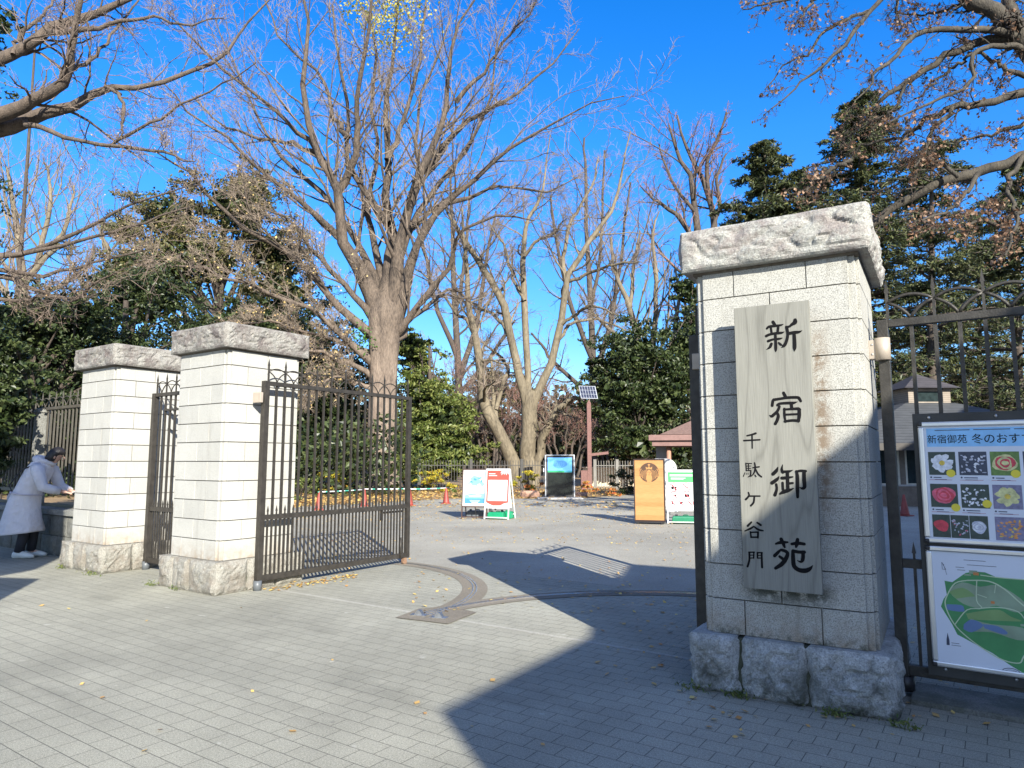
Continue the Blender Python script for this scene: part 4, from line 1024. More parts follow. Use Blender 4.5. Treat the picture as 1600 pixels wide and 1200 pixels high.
for x in (-.95, 1.2):
    for y in (-1.2, 1.2):
        m = MB(); m.tube([(x, y, 0), (x, y, 2.3)], .10, 12); o = m.build('post', plain('shelter_post', (.32, .17, .115), .7, var=.15), t)
        if y < 0: MB().tube([(x, y, 1.45), (x, y, 1.62)], .105, 12).build('yellow_band', plain('yellow_band', (.75, .45, .03), .5), o)
MB().box(-1.5, -1.0, -.6, .6, 0, 2.2).build('side_wall', plain('shelter_grey', (.20, .19, .18), .8), t)
p = gnd(1046, 800); t = thing('rounded_panel', 'pale grey round-topped panel behind the wooden menu board', 'panel', p, R_(-10))
pts = [(-.42, 0), (.26, 0), (.26, 1.35)] + [(-.04 + .30 * math.cos(a), 1.35 + .32 * math.sin(a)) for a in np.linspace(.15, math.pi / 2, 7)] + [(-.42, 1.67)]
MB().poly(pts, -.05, .05, ax='y').build('panel', plain('pale_grey_panel', (.48, .48, .47), .6), t, bevel=.01)
# ---------------------------------------------------------------- ticket office behind the right fence
WIN = plain('window_glass', (.02, .03, .03), .08, var=.3); WFR = plain('cream_window_frame', (.55, .52, .42), .6)
def m_tile(name, c, rows):
    m, n, b = newmat(name); co = texco(n); sx = N(n, 'ShaderNodeSeparateXYZ'); n.links.new(co, sx.inputs[0])
    mu = N(n, 'ShaderNodeMath', operation='MULTIPLY'); mu.inputs[1].default_value = rows; n.links.new(sx.outputs[2], mu.inputs[0])
    f = N(n, 'ShaderNodeMath', operation='FRACT'); n.links.new(mu.outputs[0], f.inputs[0])
    r = ramp(n, f.outputs[0], [(0, tuple(x * .35 for x in c)), (.22, c), (1, tuple(x * 1.25 for x in c))])
    c2 = mixc(n, 1, r, ramp(n, noisef(n, co, 3, 5), [(.3, g3(.8)), (.7, g3(1.15))]), 'MULTIPLY')
    n.links.new(c2, b.inputs['Base Color']); b.inputs['Roughness'].default_value = .65
    bumpn(n, b, f.outputs[0], .5, .03)
    return m
p = at(1442, 760, 29.0); t = thing('ticket_office', 'low dark roofed ticket office with a small square lantern tower, behind the right fence', 'building', (p[0], p[1], 0), 0)
hw = 4.9; yf = -4.2; yb = 4.2
BW = plain('office_wall', (.16, .13, .10), .8, var=.2)
MB().box(-hw, hw, yf, yb, 0, .72).build('lower_wall', BW, t)
m = MB()
xw = [-4.9, -3.15, -1.62, -.1, 1.42, 2.94, 4.9]
for x in xw: m.box(x - .10, x + .10, yf, yf + .16, .72, 2.2)
m.box(-hw, hw, yb - .1, yb, .72, 2.2); m.box(-hw, -hw + .1, yf + .16, yb - .1, .72, 2.2); m.box(hw - .1, hw, yf + .16, yb - .1, .72, 2.2)
m.build('upper_wall', BW, t)
for a, b in zip(xw[:-1], xw[1:]):
    x0, x1 = a + .10, b - .10; q = MB()
    q.box(x0, x0 + .07, yf + .01, yf + .07, .72, 2.10); q.box(x1 - .07, x1, yf + .01, yf + .07, .72, 2.10); q.box(x0 + .07, x1 - .07, yf + .01, yf + .07, 2.03, 2.10); q.box(x0 + .07, x1 - .07, yf + .01, yf + .07, .72, .80)
    q.box((x0 + x1) / 2 - .02, (x0 + x1) / 2 + .02, yf + .02, yf + .06, .80, 2.03)
    wn = q.build('window', WFR, t); MB().box(x0 + .07, x1 - .07, yf + .075, yf + .085, .80, 2.03).build('pane', WIN, wn)
q = MB(); flat(q, rectp(-1.02, -.55, 1.05, 1.75), yf + .07, 0); flat(q, rectp(-.96, -.62, 1.5, 1.68), yf + .069, 1); flat(q, circp(-.9, 1.25, .05, 8), yf + .069, 1); flat(q, blob(-.75, 1.2, .09, .08, 10, .5, 3), yf + .069, 1)
q.build('window_notice', [plain('notice_blue', (.10, .22, .40), .5), WHITE], t, fix=False)
q = MB(); q.box(-5.1, 5.1, yf - .02, yf + .0, .70, .76); q.build('counter_ledge', plain('pale_ledge', (.35, .34, .32), .7), t)
ze = 2.18; za = 3.95
m = MB(); e = 5.6
m.add([(-e, yf - .8, ze), (e, yf - .8, ze), (e, yb + .8, ze), (-e, yb + .8, ze), (-1.0, -.9, za), (1.0, -.9, za), (1.0, .9, za), (-1.0, .9, za)], [(0, 1, 5, 4), (1, 2, 6, 5), (2, 3, 7, 6), (3, 0, 4, 7), (4, 5, 6, 7), (3, 2, 1, 0)])
m.build('roof', m_tile('slate_roof', (.055, .058, .06), 9), t)
MB().box(-e, e, yf - .83, yf - .79, ze - .22, ze + .03).build('eaves_board', plain('eaves_dark', (.05, .045, .04), .7), t)
MB().box(-e, e, yf - .78, yb + .8, ze - .06, ze - .005).build('soffit', plain('soffit_dark', (.06, .05, .04), .8), t)
m = MB()
for x0, x1, y0, y1 in ((-.86, -.55, -.86, .86), (.55, .86, -.86, .86)): m.box(x0, x1, y0, y1, 3.6, 4.55)
m.box(-.55, .55, -.84, .84, 3.6, 4.0); m.box(-.55, .55, -.84, .84, 4.42, 4.55)
def m_clad():
    return m_tile('pale_cladding', (.24, .20, .16), 12)
lt = m.build('lantern_tower', m_clad(), t)
MB().box(-.55, .55, -.80, .80, 4.0, 4.42).build('pane', WIN, lt)
m = MB(); m.add([(-1.15, -1.15, 4.55), (1.15, -1.15, 4.55), (1.15, 1.15, 4.55), (-1.15, 1.15, 4.55), (0, 0, 5.25)], [(0, 1, 4), (1, 2, 4), (2, 3, 4), (3, 0, 4), (3, 2, 1, 0)])
m.build('lantern_roof', m_tile('lantern_slate', (.05, .045, .048), 10), t)

# ---------------------------------------------------------------- unseen blocks added behind the camera, shaped to throw the long shadows
SH = (-1.70, 1.21)                       # shadow drift per metre of height, in gate coordinates
def shadow_block(name, label, cat, eq, z0, z1, mat, wins=False):
    pts = [(u - SH[0] * z1, v - SH[1] * z1) for u, v in eq]
    w_ = [G(u, v) for u, v in pts]; o = w_[0]
    t = thing(name, label, cat, (o.x, o.y, 0))
    MB().poly([(q.x - o.x, q.y - o.y) for q in w_], z0, z1).build('walls' if wins else 'deck', mat, t)
    if wins:
        for i in range(len(w_)):
            a = w_[i] - o; b = w_[(i + 1) % len(w_)] - o; d = b - a; L = d.length; d.normalize(); nn = Vector((d.y, -d.x, 0))
            cc = sum(w_, Vector()) / len(w_) - o
            if (a + b).dot(nn) / 2 - cc.dot(nn) < 0: nn = -nn
            for z in np.arange(z0 + 1.0, z1 - 1.6, 3.0):
                k = int(L / 2.2)
                for j in range(k):
                    c = a + d * (L * (j + .5) / k)
                    m = MB(); M = Matrix((( *d, 0), (*nn, 0), (0, 0, 1, 0), (0, 0, 0, 1))).transposed(); M.translation = c + Vector((0, 0, z))
                    m.box(-.6, .6, -.02, .03, 0, 1.3, 0, M); m.build('window', WIN, t)
    return t
shadow_block('shading_building', 'unseen concrete building behind the viewer on the right, shaped to cast its shade', 'building', [(-1.17, -1.35), (-1.28, .85), (-1.78, 1.95), (-2.9, 5.22), (11, 7.0), (12, 0)], 0, 9.0, plain('shading_concrete', (.35, .34, .32), .8), True)  # unseen building, outline shaped to cast the shade edge across the near pillar
shadow_block('shade_block', 'unseen taller block added farther right behind the viewer for its shade', 'building', [(-.4, 5.9), (-3.2, 18), (-6, 38), (8, 42), (14, 8)], 0, 16.0, plain('shade_block_concrete', (.33, .32, .30), .8), True)  # second unseen block, added to shade the ground behind the right fence
t = shadow_block('shade_slab', 'unseen raised slab added behind the viewer on the left for its shade', 'shade_slab', [(-10.15, -1.9), (-10.65, -.5), (-10.95, .3), (-11.1, .55), (-13.8, 2.5), (-31, 2.5), (-31, -1.9)], 8.3, 9.0, plain('slab_concrete', (.38, .37, .35), .8))  # unseen slab, added to shade the person and the wall at the left
b = MB(); q0 = t.location
for u in (-8, -14):
    q = G(u, -10.2) - q0; b.box(q.x - .4, q.x + .4, q.y - .4, q.y + .4, 0, 8.3)
b.build('piers', plain('pier_concrete', (.36, .35, .33), .8), t)
H2 = 5.0; a = G(-8.91 - SH[0] * H2, -.66 - SH[1] * H2); d = (gnd(0, 903) - gnd(60, 905)).normalized()
t = thing('shadow_panel', 'unseen blank panel on one post, added behind the viewer for its shadow', 'sign', (a.x, a.y, 0), math.atan2(d.y, d.x))  # unseen panel, added to cast the small shadow wedge at the left edge
MB().box(0, 2.4, -.03, .03, H2 - 1.6, H2).build('panel', STEEL, t)
MB().tube([(1.5, .09, 0), (1.5, .09, H2 - .2)], .055, 12).build('post', STEEL, t)

# ---------------------------------------------------------------- person in the pale coat, bending towards the wall
def person():
    p = gnd(42, 871); t = thing('person', 'person in a long pale hooded coat and dark trousers leaning forward by the farthest pillar', 'person', (p.x, p.y, 0), R_(6))
    skin = plain('skin', (.50, .30, .22), .55, var=.05); coat = plain('pale_padded_coat', (.66, .65, .69), .75, var=.06, scale=9, bump=.6, bscale=13, bdist=.05)
    dark = plain('dark_trousers', (.02, .022, .03), .8); hair = plain('dark_hair', (.016, .014, .015), .45, bump=.4, bscale=80)
    # body: one skinned surface
    J = {}; E_ = []
    def jn(n, x, y, z, r): J[n] = (x, y, z, r)
    jn('pel', -.12, 0, .93, .135); jn('bel', -.05, 0, 1.12, .125); jn('che', .08, 0, 1.36, .14); jn('upc', .16, 0, 1.50, .12); jn('nek', .27, 0, 1.58, .058); jn('hed', .36, 0, 1.67, .092); jn('top', .40, 0, 1.76, .075)
    for s, k in ((1, 'l'), (-1, 'r')):
        fx = .04 * s + .02
        jn('hip' + k, -.11, .09 * s, .86, .105); jn('kne' + k, .0 + fx * .4, .10 * s, .48, .072); jn('ank' + k, -.06 + fx, .10 * s, .09, .048); jn('toe' + k, .12 + fx, .11 * s, .045, .04)
        jn('sho' + k, .17, .19 * s, 1.46, .068); jn('elb' + k, .30, .25 * s, 1.18, .048); jn('wri' + k, .54, .14 * s, 1.09, .032); jn('pal' + k, .61, .12 * s, 1.075, .034)
    ch = [('pel', 'bel'), ('bel', 'che'), ('che', 'upc'), ('upc', 'nek'), ('nek', 'hed'), ('hed', 'top')]
    for k in 'lr': ch += [('pel', 'hip' + k), ('hip' + k, 'kne' + k), ('kne' + k, 'ank' + k), ('ank' + k, 'toe' + k), ('upc', 'sho' + k), ('sho' + k, 'elb' + k), ('elb' + k, 'wri' + k), ('wri' + k, 'pal' + k)]
    for s, k in ((1, 'l'), (-1, 'r')):       # five unequal, bent fingers rooted in the palm
        for i, (dy, ln) in enumerate(((-.026, .062), (-.009, .072), (.009, .068), (.026, .052))):
            a, b, c = f'f{k}{i}a', f'f{k}{i}b', f'f{k}{i}c'
            y0 = .12 * s + dy
            jn(a, .635, y0, 1.072, .0095); jn(b, .635 + ln * .6, y0, 1.062, .0085); jn(c, .635 + ln * .95, y0, 1.040, .007)
            ch += [('pal' + k, a), (a, b), (b, c)]
        jn('t' + k + 'a', .60, (.12 - .04) * s, 1.075, .011); jn('t' + k + 'b', .635, (.12 - .055) * s, 1.062, .009); ch += [('pal' + k, 't' + k + 'a'), ('t' + k + 'a', 't' + k + 'b')]
    names = list(J); me = bpy.data.meshes.new('body'); me.from_pydata([J[n][:3] for n in names], [(names.index(a), names.index(b)) for a, b in ch], [])
    o = link('body', me, None, t)
    sm = o.modifiers.new('skin', 'SKIN'); sm.use_smooth_shade = True
    for i, n in enumerate(names): r = J[n][3]; me.skin_vertices[0].data[i].radius = (r, r)
    me.skin_vertices[0].data[0].use_root = True
    sb = o.modifiers.new('sub', 'SUBSURF'); sb.levels = sb.render_levels = 2
    me.materials.append(skin)
    # face
    m = MB()
    for s in (-1, 1): m.ell((.462, .034 * s, 1.675), (.008, .014, .009), 8, 5)
    m.build('eyes', INK, t)
    m = MB(); m.ell((.475, 0, 1.645), (.02, .014, .024), 8, 5)
    for s in (-1, 1): m.ell((.365, .095 * s, 1.665), (.02, .012, .032), 8, 5)
    m.build('nose_and_ears', skin, t)
    m = MB(); m.ell((.458, 0, 1.60), (.012, .024, .007), 8, 5); m.build('mouth', plain('lips', (.40, .13, .12), .5), t)
    # hair: bob with a fringe
    m = MB(); rings = []
    Mh = Matrix.Translation((.365, 0, 1.70)) @ Matrix.Rotation(R_(18), 4, 'Y')
    for th, r, x in ((0.02, .01, 0), (.35, .05, 0), (.8, .095, -.005), (1.2, .122, -.01), (1.57, .132, -.02), (1.9, .134, -.03), (2.3, .125, -.045)):
        z = .135 * math.cos(th) if th < 1.6 else .0 - (th - 1.57) * .16
        rings.append([Mh @ Vector((x + r * math.cos(a) * (1.0 if math.cos(a) < .2 or th < 1.3 else .55), r * .92 * math.sin(a), z)) for a in np.linspace(0, 2 * math.pi, 17)[:-1]])
    m.loft(rings); m.build('hair', hair, t)
    # coat body
    m = MB(); rings = []
    for x, z, rx, ry, tl in ((-.13, .40, .345, .31, -.10), (-.125, .43, .345, .31, -.10), (-.12, .62, .29, .28, -.06), (-.115, .80, .25, .265, 0), (-.10, .96, .225, .25, .06), (-.045, 1.12, .19, .23, .2), (.02, 1.27, .19, .235, .3), (.085, 1.40, .19, .245, .4), (.14, 1.50, .17, .23, .5), (.20, 1.565, .12, .15, .6), (.235, 1.60, .09, .10, .6)):
        ring = []
        for a in np.linspace(0, 2 * math.pi, 29)[:-1]:
            fold = 1 + (.05 * math.sin(a * 7 + z * 2) + .03 * math.sin(a * 12 + 1 - z * 4)) * max(0, (1.15 - z)) + .018 * math.sin(a * 3 + z * 26)
            lx = rx * math.cos(a) * fold; ly = ry * math.sin(a) * fold
            ring.append((x + lx * math.cos(tl), ly, z - lx * math.sin(tl)))
        rings.append(ring)
    m.loft(rings); c = m.build('coat', coat, t)
    m = MB()
    for s in (-1, 1):
        m.tube([(.13, .17 * s, 1.50), (.19, .22 * s, 1.44), (.25, .25 * s, 1.30), (.30, .26 * s, 1.17), (.40, .21 * s, 1.13), (.53, .145 * s, 1.095)], [.09, .105, .09, .085, .075, .058], 14)
    m.build('sleeves', coat, c)
    m = MB(); m.ell((.13, 0, 1.60), (.15, .17, .085), 18, 10, 0, Matrix.Translation((.13, 0, 1.6)) @ Matrix.Rotation(R_(25), 4, 'Y') @ Matrix.Translation((-.13, 0, -1.6)))
    m.tube([(.20, .12, 1.60), (.28, .09, 1.57), (.315, 0, 1.545), (.28, -.09, 1.57), (.20, -.12, 1.60), (.12, -.10, 1.63), (.09, 0, 1.64), (.12, .10, 1.63), (.20, .12, 1.60)], .042, 8)
    m.build('hood', coat, c)
    m = MB(); m.tube([(.02 + .215 * math.cos(a) - .10, .262 * math.sin(a), 1.055 - .03 * math.cos(a)) for a in np.linspace(0, 2 * math.pi, 25)], .014, 6); m.build('belt', plain('coat_belt', (.50, .48, .55), .7), c)
    m = MB(); m.tube([(.20, .16, 1.60), (.05, .27, 1.50), (-.10, .27, 1.28), (-.26, .22, 1.08)], .011, 6); m.tube([(.22, -.12, 1.60), (-.05, -.25, 1.45), (-.25, -.20, 1.20), (-.30, .0, 1.06)], .011, 6); m.build('bag_strap', BLACK, t)
    m = MB(); m.ell((-.33, .08, .98), (.07, .14, .10), 14, 8); m.build('shoulder_bag', plain('pale_bag', (.42, .40, .42), .6), t)
    # trousers and shoes follow the legs
    m = MB()
    for s in (-1, 1):
        fx = .04 * s + .02; m.tube([(-.11, .09 * s, .80), (-.05 + fx * .2, .095 * s, .62), (.0 + fx * .4, .10 * s, .48), (-.03 + fx * .7, .10 * s, .28), (-.06 + fx, .10 * s, .10)], [.12, .10, .085, .075, .07], 14)
    m.build('trousers', dark, t)
    for s in (-1, 1):
        fx = .04 * s + .02; m = MB()
        m.loft([[(x + fx, .11 * s + ry * math.sin(a), max(0.0, z + rz_ * math.cos(a))) for a in np.linspace(0, 2 * math.pi, 13)[:-1]] for x, z, ry, rz_ in ((-.15, .05, .02, .03), (-.13, .055, .045, .06), (-.05, .065, .05, .07), (.05, .05, .054, .055), (.13, .04, .05, .042), (.19, .03, .03, .025))])
        m.build('sneaker', plain('pale_sneaker', (.60, .64, .62), .5), t)
    return t
person()
p = gnd(42, 871); m = MB(); M = Matrix.Translation((.70, 0, 1.075)) @ Matrix.Rotation(R_(-18), 4, 'Y'); m.box(-.07, .11, -.10, .10, -.003, .003, 0, M)
tag(m.build('paper', WHITE, None, loc=(p.x, p.y, 0), rz=R_(6)), 'small white sheet of paper in the hands of the person in the pale coat', 'paper')
# ---------------------------------------------------------------- branches: numpy polylines -> tubes
def unit(a): return a / (np.linalg.norm(a, axis=-1, keepdims=True) + 1e-9)
def tubes(P, Rd, k):
    """P (M,N,3), Rd (M,N) -> vertices, quads"""
    M, Nn, _ = P.shape
    T = np.empty_like(P); T[:, 1:-1] = P[:, 2:] - P[:, :-2]; T[:, 0] = P[:, 1] - P[:, 0]; T[:, -1] = P[:, -1] - P[:, -2]; T = unit(T)
    ref = np.where(np.abs(T[:, :1, 2:3]) > .9, np.array([1., 0, 0]), np.array([0, 0, 1.])); ref = np.broadcast_to(ref, T.shape)
    X = unit(np.cross(T, ref)); Y = np.cross(T, X)
    a = np.arange(k) * 2 * math.pi / k
    V = P[:, :, None, :] + Rd[:, :, None, None] * (X[:, :, None, :] * np.cos(a)[None, None, :, None] + Y[:, :, None, :] * np.sin(a)[None, None, :, None])
    idx = np.arange(M * Nn * k).reshape(M, Nn, k)
    A = idx[:, :-1, :]; B = idx[:, 1:, :]
    Fq = np.stack([A, np.roll(A, -1, 2), np.roll(B, -1, 2), B], -1).reshape(-1, 4)
    return V.reshape(-1, 3), Fq
def grow(P, Rd, n, t0, t1, lf, ang, rf, segs, up=.0, wig=.25, taper=.35, lmin=.0, rmin=.004, rng=None, flat=0):
    """n children on every parent; lf: length as share of parent length"""
    rng = rng or RNG
    M, Nn, _ = P.shape
    L = np.linalg.norm(np.diff(P, axis=1), axis=2).sum(1)
    pi = np.repeat(np.arange(M), n); K = len(pi)
    t = (np.tile((np.arange(n) + .5) / n, M) + rng.uniform(-.5, .5, K) / n); t = t0 + (t1 - t0) * t
    f = t * (Nn - 1); i0 = np.clip(f.astype(int), 0, Nn - 2); fr = (f - i0)[:, None]
    base = P[pi, i0] * (1 - fr) + P[pi, i0 + 1] * fr
    rad = Rd[pi, i0] * (1 - fr[:, 0]) + Rd[pi, i0 + 1] * fr[:, 0]
    T = unit(P[pi, i0 + 1] - P[pi, i0])
    q = rng.normal(size=(K, 3)); q[:, 2] *= (1 - flat); q = unit(q - T * (q * T).sum(1, keepdims=True))
    th = np.radians(rng.normal(ang, ang * .25, K))[:, None]
    D = T * np.cos(th) + q * np.sin(th)
    ln = L[pi] * lf * rng.uniform(.55, 1.25, K) * (1.15 - .55 * t) ; ln = np.maximum(ln, lmin)
    st = (ln / segs)[:, None]
    pts = [base]; d = D
    for s in range(segs):
        d = unit(d + rng.normal(size=(K, 3)) * wig + np.array([0, 0, up]))
        pts.append(pts[-1] + d * st)
    Q = np.stack(pts, 1)
    r0 = np.maximum(np.minimum(rad * .8, rad * rf + .0), rmin)
    Rr = r0[:, None] * np.linspace(1, taper, segs + 1)[None]
    return Q, np.maximum(Rr, rmin * .6)
def resample(pts, n):
    P = np.array(pts, float)
    Q = np.vstack([2 * P[0] - P[1], P, 2 * P[-1] - P[-2]]); out = []
    m = len(P) - 1
    for s in np.linspace(0, m, n):
        i = min(int(s), m - 1); t = s - i; a, b, c, d = Q[i], Q[i + 1], Q[i + 2], Q[i + 3]
        out.append(.5 * ((2 * b) + (-a + c) * t + (2 * a - 5 * b + 4 * c - d) * t * t + (-a + 3 * b - 3 * c + d) * t ** 3))
    return np.array(out)
def limb(px, Y, bend=.0, n=14, rng=None):
    """photo polyline (x, y, width px) at depth Y, drifting in depth by bend metres -> points, radii"""
    rng = rng or RNG
    m = len(px); res = []; rr = []
    ws = [q[2] if len(q) > 2 else None for q in px]
    for i, w_ in enumerate(ws):
        if w_ is None: ws[i] = ws[i - 1] if i + 1 >= m or ws[i + 1] is None else (ws[i - 1] + ws[i + 1]) / 2
    for i, q in enumerate(px):
        y = Y + bend * (i / (m - 1)) ** 1.2
        p = at(q[0], q[1], y); res.append([*p, ws[i] / 2 / F * y])
    R4 = resample(res, n); return R4[:, :3], np.maximum(R4[:, 3], .004)
class Tree:
    def __init__(s, name, label, cat, base, group=None):
        s.t = thing(name, label, cat, base, 0, group); s.b = np.array(base); s.parts = []
    def add(s, part, groups, mat, smooth=True):
        """groups: list of (P, R, k)"""
        Vs = []; Fs = []; o = 0
        for P, Rd, k in groups:
            V, Fq = tubes(P, Rd, k); Vs.append(V); Fs.append(Fq + o); o += len(V)
        return npmesh(part, np.vstack(Vs) - s.b, np.vstack(Fs), mat, s.t, smooth)
    def leaves(s, part, C_, size, mat, aspect=.55, drop=0.0, rng=None, upn=.0, fold=0, parent=None):
        rng = rng or RNG; V, Fq = leafquads(C_, size, aspect, drop, rng, upn)
        return npmesh(part, V - s.b, Fq, mat, s.t)
def leafquads(C_, size, aspect=.55, drop=0, rng=None, upn=0):
    rng = rng or RNG; n = len(C_)
    nr = rng.normal(size=(n, 3)); nr[:, 2] = nr[:, 2] + upn; nr = unit(nr)
    a = rng.normal(size=(n, 3)); a[:, 2] -= drop; a = unit(a - nr * (a * nr).sum(1, keepdims=True)); b = np.cross(nr, a)
    sz = (np.asarray(size) * rng.uniform(.6, 1.35, n))[:, None]
    p0 = C_ - a * sz * .5; p2 = C_ + a * sz * .5; p1 = C_ + b * sz * aspect * .5 - a * sz * .05 + nr * sz * .08; p3 = C_ - b * sz * aspect * .5 - a * sz * .05 + nr * sz * .08
    V = np.stack([p0, p1, p2, p3], 1).reshape(-1, 3)
    return V, np.arange(n * 4).reshape(n, 4)
def tips(P, n, rng=None, t0=.2):
    rng = rng or RNG; M, Nn, _ = P.shape; i = rng.integers(0, M, n); f = rng.uniform(t0, .999, n) * (Nn - 1); k = f.astype(int); fr = (f - k)[:, None]
    return P[i, k] * (1 - fr) + P[i, k + 1] * fr

BK_G = bark('ginkgo_bark', (.10, .074, .056), (.34, .26, .20), 2.4, .9)
def ginkgo_bark():
    m, n, b = newmat('ginkgo_bark_pale_foot'); co = texco(n)
    mp = N(n, 'ShaderNodeMapping'); mp.inputs['Scale'].default_value = (1, 1, .25); n.links.new(co, mp.inputs[0])
    a = noisef(n, mp.outputs[0], 2.6, 7, .7); f = noisef(n, mp.outputs[0], 17, 5, .65)
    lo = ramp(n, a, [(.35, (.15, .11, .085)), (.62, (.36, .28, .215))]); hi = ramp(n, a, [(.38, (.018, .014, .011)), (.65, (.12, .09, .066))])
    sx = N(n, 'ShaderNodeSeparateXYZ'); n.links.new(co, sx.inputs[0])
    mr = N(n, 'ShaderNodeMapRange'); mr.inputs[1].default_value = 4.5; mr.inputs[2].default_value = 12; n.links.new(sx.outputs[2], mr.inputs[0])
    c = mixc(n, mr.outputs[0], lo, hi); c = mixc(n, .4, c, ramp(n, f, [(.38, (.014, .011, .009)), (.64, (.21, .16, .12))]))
    n.links.new(c, b.inputs['Base Color']); b.inputs['Roughness'].default_value = .9; bumpn(n, b, f, .9, .07)
    return m
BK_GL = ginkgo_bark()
BK_GT = plain('ginkgo_twig', (.23, .18, .135), .8, var=.25, scale=4)
BK_P = bark('plane_bark', (.06, .048, .032), (.235, .195, .132), 1.6, .5)
BK_PT = plain('plane_twig', (.21, .165, .125), .8, var=.3, scale=3)
BK_N = bark('street_tree_bark', (.03, .024, .019), (.16, .12, .09), 8, .6)
BK_D = bark('dark_bark', (.03, .024, .019), (.105, .08, .062), 4, .6)
BK_RT = plain('reddish_twig', (.24, .13, .10), .8, var=.25)
BK_GR = plain('greyish_twig', (.24, .185, .15), .8, var=.25)

